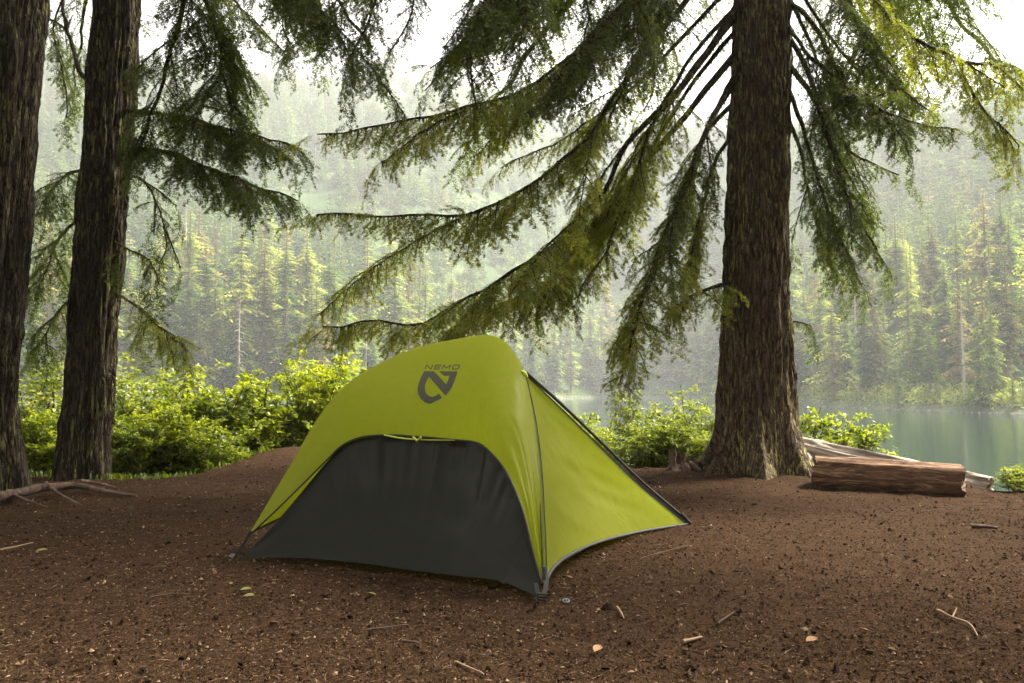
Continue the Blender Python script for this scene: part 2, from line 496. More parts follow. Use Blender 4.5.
crown_me, trunk_me = [], []
for k in range(7):
    V, Fc, T = conifer_arrays(46, 11, 9, 100 + k, ragged=0.6, slim=[0.14, 0.12, 0.16, 0.11, 0.15, 0.13, 0.10][k], fine=0.62, sparse=[0.05, 0.2, 0.1, 0.3, 0.0, 0.15, 0.4][k])
    mb = MB(); mb.add(V, Fc, 0, T); crown_me.append(mb.mesh('crown', [M['far']], True))
    mb = MB(); mb.add(V, Fc, 0, T)
    crown_me.append(mb.mesh('crown_browned', [M['far_brown']], True))
    mb = MB(); tube(mb, [(0, 0, -0.03), (0.003, 0, 0.3), (0, 0.003, 0.6), (0, 0, 0.97)], [0.013, 0.010, 0.006, 0.002], 7)
    trunk_me.append(mb.mesh('trunk', [M['far_trunk']]))
snag_me = []
for k in range(4):
    r = np.random.default_rng(300 + k)
    mb = MB(); tube(mb, [(0, 0, -0.02), (0.004, 0, 0.3), (0, 0.006, 0.7), (0.004, 0, 1.0)], [0.014, 0.011, 0.007, 0.002], 6)
    for i in range(46):
        h = 0.22 + 0.75 * r.random(); az = r.random() * 6.28; L = 0.09 * (1.05 - h) + 0.012 + 0.02 * r.random()
        p = np.array([0, 0, h]); d = np.array([math.cos(az), math.sin(az), 0.0])
        tube(mb, [p, p + d * L * 0.6 + [0, 0, -0.1 * L], p + d * L + [0, 0, -0.45 * L]], [0.003, 0.002, 0.0007], 3, cap=False)
    snag_me.append(mb.mesh('snag', [M['snag']]))

def far_region(px):
    return 0 if px < 420 else (1 if px < 790 else 2)
REG = ['on the left far lakeshore', 'on the far lakeshore in the middle', 'on the right far lakeshore']
ADJ = {0: ('tall hazy grey green conifer in the dense forest ', 'tall green conifers of the hazy forest '),
       1: ('thin browned conifer with sparse boughs in the forest ', 'browned conifers of the far forest '),
       2: ('bare pale dead tree standing up from the forest ', 'bare dead trees of the far forest ')}
n_ind = 0
KN = ['tall green conifer', 'thin browned conifer', 'bare pale dead tree']
ZX = [75, 140, 230, 330, 440, 560, 640, 720, 800, 860, 930, 985]
ZONES = ['left of the slim trunk', 'just right of the slim trunk', 'above the left thicket', 'above the mound shrubs', 'left of the tent emblem', 'above the tent top',
         'over the tent right slope', 'left of the big trunk', 'about the big trunk', 'just right of the big trunk', 'above the log left end', 'above the log right end', 'by the photo right edge']
rows = [(3, 44), (9, 46), (17, 46), (27, 46), (40, 46), (56, 46)]
for ri, (off, cnt) in enumerate(rows):
    for j in range(cnt):
        px = -40 + (1104.0) * (j + 0.5 + rng.normal() * 0.32) / cnt
        r0 = np.interp(px, SH[:, 0], SH[:, 1])
        Y = r0 + off * (1.0 if px < 420 else 0.85) + rng.normal() * 1.6 + 1
        X = (px - 512) / F * Y
        z = float(far_z(np.array(px), np.array(Y)))
        reg = far_region(px)
        if reg == 0: h = rng.uniform(20, 36)
        elif reg == 1: h = rng.uniform(22, 34)
        else: h = rng.uniform(11, 20) if off < 30 else rng.uniform(14, 23)
        if ri == 0: h *= rng.uniform(0.45, 0.95)
        q = rng.random()
        kind = 2 if q < 0.09 else (1 if q < 0.24 else 0)
        nm = ['far_conifer', 'browned_conifer', 'dead_tree'][kind]
        zone = ZONES[int(np.searchsorted(ZX, px))]
        dep = 'front row' if ri == 0 else ('second row' if ri == 1 else ('middle rows' if ri < 4 else 'back rows'))
        lab = '%s, far shore, %s, %s' % (KN[kind], dep, zone)
        root = empty(nm, (X, Y, z - 0.3), rng.random() * 6.28, lab, 'tree', 'far shore: ' + lab)
        wsc = h * rng.uniform(0.85, 1.25)
        if kind == 2:
            o = bpy.data.objects.new('trunk', snag_me[rng.integers(4)]); link_parent(o, root); o.scale = (wsc, wsc, h)
            continue
        k = int(rng.integers(7))
        o = bpy.data.objects.new('crown', crown_me[2 * k + kind]); link_parent(o, root); o.scale = (wsc, wsc, h)
        o = bpy.data.objects.new('trunk', trunk_me[k]); link_parent(o, root); o.scale = (wsc, wsc, h)
        n_ind += 1

# the forest on the slopes behind reads as one mass
mb = MB()
lowV = [conifer_arrays(17, 6, 3, 500 + k, ragged=0.4, slim=0.17, sparse=0.1) for k in range(5)]
tr_v = np.array([(-.012, 0, 0), (.012, 0, 0), (0, 0, .9), (0, -.012, 0), (0, .012, 0), (0, 0, .9)]); tr_f = np.array([[0, 1, 2], [3, 4, 5]])
cnt = 0
for i in range(10500):
    px = rng.uniform(-330, 1330)
    t_ = rng.random() ** 0.8
    r0 = np.interp(px, SH[:, 0], SH[:, 1]); r1 = np.interp(px, RD[:, 0], RD[:, 1])
    Y = r0 + 58 + t_ * (r1 + 12 - r0 - 58)
    X = (px - 512) / F * Y
    if vnoise(X / 26.0, Y / 20.0, seed=71) > 0.68: continue
    if abs(px - 395) < 42 and t_ > 0.84 and rng.random() < 0.75: continue
    z = float(far_z(np.array(px), np.array(Y)))
    h = rng.uniform(7, 20) * (1.1 if px < 450 else 0.95)
    q = rng.random(); k = int(rng.integers(5))
    V, Fc, T = lowV[k]
    a = rng.random() * 6.28; ca, sa_ = math.cos(a), math.sin(a); w = h * rng.uniform(0.8, 1.2)
    W = np.stack([(V[:, 0] * ca - V[:, 1] * sa_) * w + X, (V[:, 0] * sa_ + V[:, 1] * ca) * w + Y, V[:, 2] * h + z - 0.5], -1)
    if q < 0.07:
        W2 = tr_v * [h, h, h] + [X, Y, z]
        mb.add(W2, tr_f, 2, 0.5)
        continue
    sh = rng.normal() * 0.15 - 0.06
    mb.add(W, Fc, 1 if q < 0.18 else 0, np.clip(T + sh, 0, 1))
    cnt += 1
M['slope'] = leafy('slope_conifer', [(0.0, (0.026, 0.060, 0.024)), (0.4, (0.08, 0.13, 0.040)), (0.7, (0.16, 0.21, 0.06)), (1.0, (0.32, 0.34, 0.10))], (1.3, 1.3, 0.7), tmix=0.2, gloss=0.0)
M['slope_b'] = leafy('slope_conifer_browned', [(0.0, (0.05, 0.055, 0.02)), (0.4, (0.12, 0.11, 0.045)), (1.0, (0.28, 0.23, 0.12))], (1.3, 1.3, 0.7), tmix=0.2, gloss=0.0)
o = mb.build('hillside_forest', [M['slope'], M['slope_b'], M['snag']], tone=True)
tag(o, 'hazy conifer forest covering the mountain slopes beyond the lake', 'forest', kind='stuff')

# shore brush, pale rocks and driftwood along the far waterline
mb = MB(); mr = MB()
for i in range(5200):
    px = rng.uniform(-40, 1080); r0 = np.interp(px, SH[:, 0], SH[:, 1])
    Y = r0 + 1.2 + abs(rng.normal()) * 4; X = (px - 512) / F * Y; z = float(far_z(np.array(px), np.array(Y)))
    s = rng.uniform(0.35, 0.8); hh = rng.uniform(0.5, 1.8)
    tn = 0.5 + 0.3 * vnoise(X / 5, Y / 5, seed=9) + rng.normal() * 0.1
    m = 5
    p = np.array([X, Y, z]) + rng.normal(size=(m, 3)) * [s, s, 0.2] + [0, 0, 1] * (rng.random((m, 1)) * hh)
    a = rng.normal(size=(m, 3)); b = rng.normal(size=(m, 3))
    V = np.stack([p, p + a * 0.22, p + b * 0.22], 1).reshape(-1, 3)
    mb.add(V, np.arange(m * 3).reshape(-1, 3), 0, min(max(tn, 0), 1))
o = mb.build('shore_brush', [M['leaf_pale']], tone=True)
tag(o, 'low pale green brush along the far waterline', 'brush', kind='stuff')
for i in range(520):
    px = rng.uniform(-20, 1070); r0 = np.interp(px, SH[:, 0], SH[:, 1])
    Y = r0 + rng.uniform(-0.6, 1.4); X = (px - 512) / F * Y; z = LAKE_Z + 0.02
    s = rng.uniform(0.08, 0.32)
    n = 7; a = np.linspace(0, 2 * PI, n, endpoint=False)
    rr = 1 + 0.3 * rng.normal(size=n)
    ring = np.stack([np.cos(a) * rr * s, np.sin(a) * rr * s * 0.7, np.full(n, -0.15)], -1)
    ring2 = ring * 0.7 + [0, 0, 0.15 + s * rng.uniform(0.25, 0.6)]
    V = np.vstack([ring, ring2, [[0, 0, ring2[0, 2] + 0.1 * s]]]) + [X, Y, z]
    f4 = np.array([[k, (k + 1) % n, n + (k + 1) % n, n + k] for k in range(n)]); f3 = np.array([[n + k, n + (k + 1) % n, 2 * n] for k in range(n)])
    mr.add(V, f4); mr.n -= 0
    mr.add(V, f3)
tag(mr.build('shore_rocks', [M['rock']]), 'line of small pale rocks along the far waterline', 'rocks', kind='stuff')

# ------------------------------------------------------------------ hemlock foliage templates
def needles_on(P0, P1, S, spacing, nl, nw, r, out_v, out_t, tone):
    """needles both sides of segment P0-P1; S side vector (unit)"""
    L = np.linalg.norm(P1 - P0); n = max(int(L / spacing), 2)
    u = (np.arange(n) + r.random(n) * 0.6) / n
    D = (P1 - P0) / (L + 1e-9)
    base = P0 + (P1 - P0) * u[:, None]
    N = np.cross(D, S)
    for sgn in (1, -1):
        nd = D * 0.55 + S * sgn * 0.85 + N * (r.normal(size=(n, 1)) * 0.45)
        nd = nd / np.linalg.norm(nd, axis=1)[:, None]
        ll = nl * (0.7 + 0.7 * r.random(n))[:, None]
        a = base - D * nw * 0.5; b = base + D * nw * 0.5; c = base + nd * ll
        out_v.append(np.stack([a, b, c], 1).reshape(-1, 3))
        out_t.append(np.clip(tone + r.normal(size=n) * 0.10, 0, 1))

def sub_limb(L, seed, droop=0.35):
    """a side bough: a drooping axis with tapering fingers, each finger fringed with short needled twigs"""
    r = np.random.default_rng(seed)
    vs, ts = [], []
    tv, tf = [], []; cnt = [0]
    def wood(V, Fq):
        tv.append(np.asarray(V, float)); tf.append(np.asarray(Fq) + cnt[0]); cnt[0] += len(V)
    def finger(P, wdt, tn, step=0.017):
        n = len(P); seg = np.linalg.norm(np.diff(P, axis=0), axis=1); Lf = seg.sum()
        k = max(int(Lf / step), 3)
        needles_on(P[-2], P[-1], np.array([0.3, 1.0, 0]) / 1.05, 0.010, 0.022, 0.009, r, vs, ts, tn + 0.15)
        for i in range(k):
            u = (i + r.random() * 0.7) / k
            j = min(int(u * (n - 1)), n - 2); p = P[j] + (P[j + 1] - P[j]) * (u * (n - 1) - j)
            D = P[j + 1] - P[j]; D = D / np.linalg.norm(D)
            S = np.cross(D, [0, 0, 1.0]); nS = np.linalg.norm(S)
            S = S / nS if nS > 0.2 else np.array([0, 1.0, 0])
            side = 1 if i % 2 else -1
            l = wdt * (1 - 0.75 * u) * r.uniform(0.6, 1.25) + 0.010
            d = D * 0.75 + S * side * 0.7 + np.array([0, 0, -r.uniform(-0.1, 0.45)]); d /= np.linalg.norm(d)
            s3 = np.cross(d, [0, 0, 1.0]); s3 /= np.linalg.norm(s3) + 1e-9
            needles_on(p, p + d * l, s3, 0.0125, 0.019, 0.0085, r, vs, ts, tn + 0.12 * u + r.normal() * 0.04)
    n = 14; t = np.linspace(0, 1, n)
    P = np.stack([t * L * (1 - 0.12 * t), 0.06 * L * np.sin(t * 3 + seed), -droop * L * t ** 1.7], -1)
    tw = MB(); tube(tw, P, np.linspace(0.005 * (0.6 + L), 0.0014, n), 4, cap=False)
    wood(np.concatenate(tw.V), np.concatenate(tw.Fs))
    finger(P[2:], 0.045, 0.45)
    nf = int(L / 0.042)
    for i in range(nf):
        u = 0.08 + 0.84 * (i + r.random() * 0.6) / nf
        j = min(int(u * (n - 1)), n - 2); p = P[j] + (P[j + 1] - P[j]) * (u * (n - 1) - j)
        D = P[j + 1] - P[j]; D /= np.linalg.norm(D)
        side = 1 if i % 2 else -1
        ang = rad(r.uniform(32, 58))
        l = (0.10 + 0.30 * L * (1 - u)) * r.uniform(0.55, 1.2)
        d = D * math.cos(ang) + np.array([0, side * math.sin(ang), 0]) + np.array([0, 0, -r.uniform(0.0, 0.5)]); d /= np.linalg.norm(d)
        tt_ = np.linspace(0, 1, 6)[:, None]
        Pf = p + d * l * tt_ + np.array([0, 0, -1.0]) * l * r.uniform(0.05, 0.35) * tt_ ** 2
        finger(Pf, 0.036, 0.42 + r.normal() * 0.10)
        V = np.array([p + [0, 0, .0015], p - [0, 0, .0015], Pf[3], Pf[3]]); wood(V, [[0, 1, 2, 3]])
        V = np.array([Pf[3] + [0, 0, .001], Pf[3] - [0, 0, .001], Pf[5], Pf[5]]); wood(V, [[0, 1, 2, 3]])
    return np.concatenate(vs).astype(np.float32), np.concatenate(ts).astype(np.float32), np.concatenate(tv).astype(np.float32), np.concatenate(tf)

SUBS = {}
for L in (0.35, 0.6, 0.9):
    SUBS[L] = [sub_limb(L, int(L * 100) * 10 + k, 0.28 + 0.12 * k) for k in range(3)]

def frame(d, roll=0.0):
    d = d / (np.linalg.norm(d) + 1e-9)
    y = np.cross([0, 0, 1.0], d); ny = np.linalg.norm(y)
    y = y / ny if ny > 1e-3 else np.array([0, 1.0, 0])
    z = np.cross(d, y)
    c, s = math.cos(roll), math.sin(roll)
    return np.stack([d, y * c + z * s, -y * s + z * c], 0)     # rows

def limb_arrays(P, r0, r1, start=0.2, sub=(0.35, 0.7), dens=0.13, hang=0.25, seed=0, ang=(45, 70), moss=1.0, tshift=0.0, tipfull=True, kinks=0.035):
    """returns MB of wood+lichen, MB of foliage for a limb along control points P"""
    r = np.random.default_rng(seed)
    P = np.asarray(P, float)
    Q = catmull(P, 40)
    Lt = np.linalg.norm(np.diff(Q, axis=0), axis=1).sum()
    amp = kinks * np.linspace(0, 1, 40)[:, None] * Lt * 0.3
    Q = Q + amp * np.stack([(vnoise(np.arange(40) * 0.33, seed, seed=seed + k) + 0.35 * vnoise(np.arange(40) * 0.9, seed, seed=seed + k + 7)) for k in range(3)], -1)
    rr = r0 + (r1 - r0) * np.linspace(0, 1, 40) ** 0.8
    wood = MB(); fol = MB()
    tube(wood, Q, rr, 9, 0, rough=0.18, seed=seed)
    d = np.r_[0, np.cumsum(np.linalg.norm(np.diff(Q, axis=0), axis=1))]
    def pt(s):
        k = min(max(int(np.searchsorted(d, s)) - 1, 0), 38)
        f = (s - d[k]) / (d[k + 1] - d[k] + 1e-9)
        D = Q[k + 1] - Q[k]
        return Q[k] + D * f, D / np.linalg.norm(D), rr[k]
    s = start * Lt; i = 0
    while s < Lt:
        u = s / Lt
        p, D, rad_ = pt(s)
        side = 1 if i % 2 else -1
        H = np.cross(D, [0, 0, 1.0]); nh = np.linalg.norm(H)
        H = H / nh if nh > 0.15 else np.array([math.cos(seed), math.sin(seed), 0.0])
        a = rad(r.uniform(*ang))
        v = D * math.cos(a) + H * side * math.sin(a) + np.array([0, 0, -hang * r.uniform(-0.5, 1.6)])
        env = (0.45 + 0.55 * smooth(start, start + 0.3, u)) * (1 - 0.55 * smooth(0.6, 1.0, u))
        Ls = 0.95 * (sub[0] + (sub[1] - sub[0]) * r.random()) * env
        key = min(SUBS, key=lambda q: abs(q - Ls)); sc_ = Ls / key
        V, T, tv, tf = SUBS[key][int(r.integers(3))]
        Fr = frame(v, r.normal() * 0.25)
        fol.add((V * sc_) @ Fr + p, np.arange(len(V)).reshape(-1, 3), 0, np.clip(T + tshift + r.normal() * 0.07, 0, 1))
        wood.add((tv * sc_) @ Fr + p, tf, 0, 0.5)
        s += 0.72 * dens * r.uniform(0.6, 1.4) * (1 - 0.35 * u); i += 1
    if tipfull:
        V, T, tv, tf = SUBS[0.35][0]
        Fr = frame(Q[-1] - Q[-3] + np.array([0, 0, -0.02])); fol.add(V @ Fr + Q[-1], np.arange(len(V)).reshape(-1, 3), 0, np.clip(T + tshift, 0, 1))
    # hanging lichen strands
    n = int(Lt * 130 * moss)
    for j in range(n):
        p, D, rad_ = pt(r.random() * Lt)
        l = 0.008 + 0.07 * r.random() ** 2.5; w = r.uniform(0.004, 0.011)
        a = r.random() * 6.28
        o = np.array([math.cos(a), math.sin(a), 0]) * rad_ * 0.8
        V = np.array([p + o - D * w, p + o + D * w, p + o * 1.2 + [r.normal() * 0.006, r.normal() * 0.006, -l - rad_ * 0.6]])
        wood.add(V, np.array([[0, 1, 2]]), 1, r.random())
    return wood, fol

def add_limb(parent, P, r0, r1, mat='needle', **kw):
    origin = np.array(parent.location)
    forks = kw.pop('forks', 3)
    w, f = limb_arrays(np.asarray(P) - origin, r0, r1, **kw)
    Q = catmull(np.asarray(P) - origin, 60)
    Lt = np.linalg.norm(np.diff(Q, axis=0), axis=1).sum()
    fr = np.random.default_rng(kw.get('seed', 0) + 999)
    for k in range(forks if Lt > 0.9 else 0):
        j = int(60 * (0.30 + 0.5 * (k + fr.random()) / max(forks, 1)))
        D = Q[j + 1] - Q[j]; D /= np.linalg.norm(D)
        H = np.cross(D, [0, 0, 1.0]); H /= np.linalg.norm(H) + 1e-6
        sd = 1 if (k + kw.get('seed', 0)) % 2 else -1
        a = rad(fr.uniform(22, 48)); l = Lt * fr.uniform(0.14, 0.27)
        d = D * math.cos(a) + H * sd * math.sin(a) * 0.8 + np.array([0, 0, fr.uniform(-0.25, 0.15)])
        d /= np.linalg.norm(d)
        tq = np.array([0, .3, .65, 1.0])[:, None]
        G = Q[j] + d * l * tq + np.array([0, 0, -0.22 * l]) * tq ** 2
        kk = dict(kw); kk.update(start=0.12, seed=kw.get('seed', 0) * 31 + k, sub=(kw.get('sub', (.3, .6))[0] * .6, kw.get('sub', (.3, .6))[1] * .65))
        w2, f2 = limb_arrays(G, max(r0 * 0.32, .009), .004, **kk)
        for src, dst in ((w2, w), (f2, f)):
            for V_, F_, M_, T_, S_ in zip(src.V, src.Fs, src.M, src.T, src.smooth):
                base = 0
            off_ = dst.n
            dst.V += src.V; dst.Fs += [q + off_ for q in src.Fs]; dst.M += src.M; dst.T += src.T; dst.smooth += src.smooth; dst.n += src.n
    lo = w.build('branch', [M['limb'], M['moss']], parent, tone=True)
    fo = f.build('foliage', [M[mat]], lo, tone=True)
    return lo, fo

# ------------------------------------------------------------------ trunks
def trunk(parent, pts, mat, flare=0.0, lobes=5, seed=0, top=None, nth=150, dz=0.03, furrow=0.030, lo=-0.25):
    """pts: list (x,y,z,r) bottom to top in world; returns object"""
    P = np.array(pts, float)
    ztop = P[-1, 2]
    zs = np.concatenate([np.arange(lo, 4.6, dz), np.arange(4.6, ztop, 0.5)])
    zz = P[:, 2]
    cx = np.interp(zs, zz, P[:, 0]); cy_ = np.interp(zs, zz, P[:, 1]); R = np.interp(zs, zz, P[:, 3])
    th = np.linspace(0, 2 * PI, nth, endpoint=False)
    TH, Z = np.meshgrid(th, zs, indexing='ij')
    Rg = np.broadcast_to(R, TH.shape).copy()
    fl = np.exp(-np.clip(Z, -0.2, 9) / 0.26)
    lob = 0.5 + 0.5 * np.cos(TH * lobes + seed + 0.8 * np.sin(TH * 2 + seed))
    lob = lob ** 1.5
    Rg *= 1 + flare * fl * (0.25 + 1.1 * lob)
    Rg *= 1 + 0.05 * np.exp(-Z / 1.2) * np.cos(TH * lobes + seed + 0.8 * np.sin(TH * 2 + seed))
    cs, sn = np.cos(TH), np.sin(TH)
    f1 = fbm(cs * 7.5 * R[0] / 0.35, sn * 7.5 * R[0] / 0.35, Z * 1.5, seed=seed + 1, oct=3)
    f2 = 1 - 2 * np.abs(vnoise(cs * 12, sn * 12, Z * 2.6, seed=seed + 5))
    f3 = vnoise(cs * 26, sn * 26, Z * 14, seed=seed + 6)
    Rg += furrow * (0.9 * f1 + 0.8 * f2 + 0.35 * f3)
    X = cx[None] + Rg * cs; Y = cy_[None] + Rg * sn
    o0 = np.array(parent.location)
    mb = MB()
    mb.add(np.stack([X, Y, Z], -1).reshape(-1, 3) - o0, grid_faces(nth, len(zs), True), 0, 0.5, True)
    return mb.build('trunk', [M[mat]], parent)

def trunk_pts(px_list, Y, top_z, z0=-0.3):
    out = []
    for px, py, w in px_list:
        p = at(px, py, Y); out.append((p[0], p[1], p[2], w / 2 * Y / F))
    a, b = out[-2], out[-1]
    k = (b[0] - a[0]) / (b[2] - a[2])
    out.append((b[0] + k * 0.6 * (top_z - b[2]), Y, top_z, 0.04))
    out.insert(0, (out[0][0], Y, z0, out[0][3] * 1.05))
    return out

BY = 7.6
big = empty('hemlock_tree', (2.33, BY, 0.0), label='large hemlock tree with a thick furrowed trunk standing right of the tent', cat='tree')
bp_ = trunk_pts([(757, 462, 78), (756, 425, 73), (756, 400, 70), (756, 300, 61), (757, 200, 57), (761, 100, 54), (763, 0, 51)], BY, 17)
trunk(big, bp_, 'bark', flare=0.50, lobes=6, seed=4)

L1Y = 6.6
t1 = empty('hemlock_tree', (-4.2, L1Y, 0.0), label='mossy hemlock tree cut off by the left edge of the photo', cat='tree')
trunk(t1, trunk_pts([(-20, 480, 70), (-26, 400, 68), (-17, 300, 66), (-4, 150, 66), (9, 0, 68)], L1Y, 15), 'bark_dark', flare=0.13, lobes=4, seed=9)
L2Y = 7.5
t2 = empty('hemlock_tree', (at(83, 478, L2Y)[0], L2Y, 0.0), label='slim dark mossy hemlock tree second from the left edge', cat='tree')
trunk(t2, trunk_pts([(83, 480, 43), (84, 455, 42), (89, 400, 41), (95, 300, 42), (108, 150, 43), (117, 0, 38)], L2Y, 14), 'bark_dark', flare=0.16, lobes=4, seed=2)

# roots of the big tree
def root_piece(parent, pts, r0, r1, mat, seed):
    Q = catmull(np.array(pts, float), 24) - np.array(parent.location)
    mb = MB(); tube(mb, Q, np.linspace(r0, r1, 24), 12, rough=0.25, seed=seed)
    return mb.build('root', [M[mat]], parent)
for k, (pa, pb, pc, r_) in enumerate([((722, 446), (700, 469), (668, 482), .12), ((750, 455), (752, 474), (758, 484), .09), ((780, 446), (801, 472), (834, 484), .12), ((736, 460), (728, 474), (714, 485), .08), ((775, 460), (783, 476), (792, 486), .08)]):
    A = at(*pa, 7.35); B = ground(*pb, 0.03); Cc = ground(*pc, -0.02)
    root_piece(big, [A, B, Cc], r_, 0.02, 'bark', 60 + k)

# ------------------------------------------------------------------ limbs of the big hemlock
def PP(lst): return np.array([at(*q) for q in lst])
pale = dict(mat='needle_pale')
B = BY
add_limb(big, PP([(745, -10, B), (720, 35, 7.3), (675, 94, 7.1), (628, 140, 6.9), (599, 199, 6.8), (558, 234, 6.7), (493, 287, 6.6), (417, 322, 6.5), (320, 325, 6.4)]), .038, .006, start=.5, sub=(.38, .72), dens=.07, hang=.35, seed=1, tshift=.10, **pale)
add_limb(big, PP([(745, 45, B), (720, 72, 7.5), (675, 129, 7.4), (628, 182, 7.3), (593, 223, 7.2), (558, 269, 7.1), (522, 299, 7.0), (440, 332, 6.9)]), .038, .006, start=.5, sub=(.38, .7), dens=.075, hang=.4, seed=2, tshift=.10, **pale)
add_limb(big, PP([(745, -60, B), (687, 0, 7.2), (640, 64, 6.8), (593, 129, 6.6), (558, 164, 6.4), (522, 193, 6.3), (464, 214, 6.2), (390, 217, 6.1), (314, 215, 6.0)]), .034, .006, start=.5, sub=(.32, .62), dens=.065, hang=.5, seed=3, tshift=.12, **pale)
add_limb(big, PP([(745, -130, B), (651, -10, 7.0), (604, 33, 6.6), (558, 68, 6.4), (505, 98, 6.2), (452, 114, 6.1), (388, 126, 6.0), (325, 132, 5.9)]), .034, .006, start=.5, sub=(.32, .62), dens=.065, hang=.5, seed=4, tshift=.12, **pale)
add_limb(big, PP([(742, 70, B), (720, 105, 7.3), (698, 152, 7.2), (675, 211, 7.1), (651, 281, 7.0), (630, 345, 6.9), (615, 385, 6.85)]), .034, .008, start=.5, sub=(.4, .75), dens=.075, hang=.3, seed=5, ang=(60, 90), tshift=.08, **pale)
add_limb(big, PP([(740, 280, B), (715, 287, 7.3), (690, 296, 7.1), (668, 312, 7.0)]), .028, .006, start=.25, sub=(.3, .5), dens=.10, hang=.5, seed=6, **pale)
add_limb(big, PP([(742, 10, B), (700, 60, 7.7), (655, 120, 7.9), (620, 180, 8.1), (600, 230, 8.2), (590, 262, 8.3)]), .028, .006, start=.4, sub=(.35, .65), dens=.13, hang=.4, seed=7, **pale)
add_limb(big, PP([(742, 95, B), (705, 135, 8.0), (690, 190, 8.3), (665, 235, 8.4), (640, 255, 8.4)]), .03, .006, start=.35, sub=(.35, .6), dens=.13, hang=.4, seed=8)
add_limb(big, PP([(748, -120, B), (700, -60, 7.0), (640, -10, 6.4), (600, 30, 6.1), (560, 75, 5.9), (530, 120, 5.8)]), .032, .006, start=.3, sub=(.4, .8), dens=.10, hang=.45, seed=9)
add_limb(big, PP([(750, -240, B), (620, -170, 6.6), (540, -80, 6.0), (490, 0, 5.6), (470, 60, 5.4), (480, 115, 5.3)]), .032, .006, start=.25, sub=(.45, .85), dens=.10, hang=.6, seed=10)
add_limb(big, PP([(750, -260, B), (600, -230, 6.8), (470, -140, 6.2), (400, -50, 5.8), (365, 20, 5.6), (345, 70, 5.5)]), .032, .006, start=.4, sub=(.4, .75), dens=.11, hang=.6, seed=11)
add_limb(big, PP([(750, -200, B), (680, -120, 8.0), (600, -60, 8.2), (540, -10, 8.4), (470, 40, 8.6), (430, 70, 8.6)]), .032, .006, start=.3, sub=(.4, .8), dens=.13, hang=.5, seed=12)
add_limb(big, PP([(752, -90, B), (700, -50, 8.2), (640, -10, 8.8), (590, 50, 9.2), (560, 100, 9.3)]), .028, .006, start=.3, sub=(.4, .8), dens=.14, hang=.45, seed=13)
# right of the trunk
add_limb(big, PP([(775, -90, B), (840, -40, 7.3), (889, 15, 7.1), (914, 38, 7.0), (949, 55, 6.9), (989, 64, 6.8), (1030, 73, 6.7), (1100, 90, 6.6)]), .034, .008, start=.15, sub=(.3, .6), dens=.12, hang=.9, seed=14, **pale)
add_limb(big, PP([(958, 60, 6.9), (968, 85, 6.85), (982, 108, 6.8), (1004, 130, 6.75), (1015, 152, 6.7)]), .014, .004, start=.1, sub=(.2, .38), dens=.11, hang=1.0, seed=15, **pale)
add_limb(big, PP([(785, 0, B), (810, 20, 7.2), (832, 60, 7.0), (858, 95, 6.8), (890, 115, 6.6), (925, 128, 6.5), (955, 133, 6.4)]), .028, .006, start=.2, sub=(.3, .6), dens=.10, hang=.35, seed=16)
add_limb(big, PP([(785, 60, B), (815, 100, 7.1), (832, 150, 6.9), (850, 200, 6.8), (868, 240, 6.7), (882, 262, 6.7)]), .03, .006, start=.25, sub=(.3, .55), dens=.10, hang=.55, seed=17)
add_limb(big, PP([(785, 110, B), (800, 150, 7.8), (810, 200, 7.9), (828, 250, 7.9), (840, 280, 7.9)]), .025, .005, start=.3, sub=(.25, .5), dens=.13, hang=.6, seed=18)
add_limb(big, PP([(785, 322, B), (798, 322, 7.5), (812, 326, 7.4)]), .012, .004, start=.3, sub=(.15, .2), dens=.06, hang=.2, seed=19)
add_limb(big, PP([(785, -60, B), (830, -50, 8.0), (870, -20, 8.4), (905, 40, 8.6), (915, 90, 8.7)]), .028, .006, start=.3, sub=(.3, .55), dens=.14, hang=.3, seed=20)
add_limb(big, PP([(780, -150, B), (830, -110, 7.0), (880, -60, 6.6), (930, -25, 6.4), (975, -8, 6.3)]), .028, .006, start=.3, sub=(.35, .7), dens=.11, hang=.4, seed=21)
add_limb(big, PP([(783, 30, B), (800, 55, 7.4), (825, 110, 7.3), (850, 150, 7.2), (900, 175, 7.1)]), .03, .006, start=.3, sub=(.3, .5), dens=.13, hang=.3, seed=22)

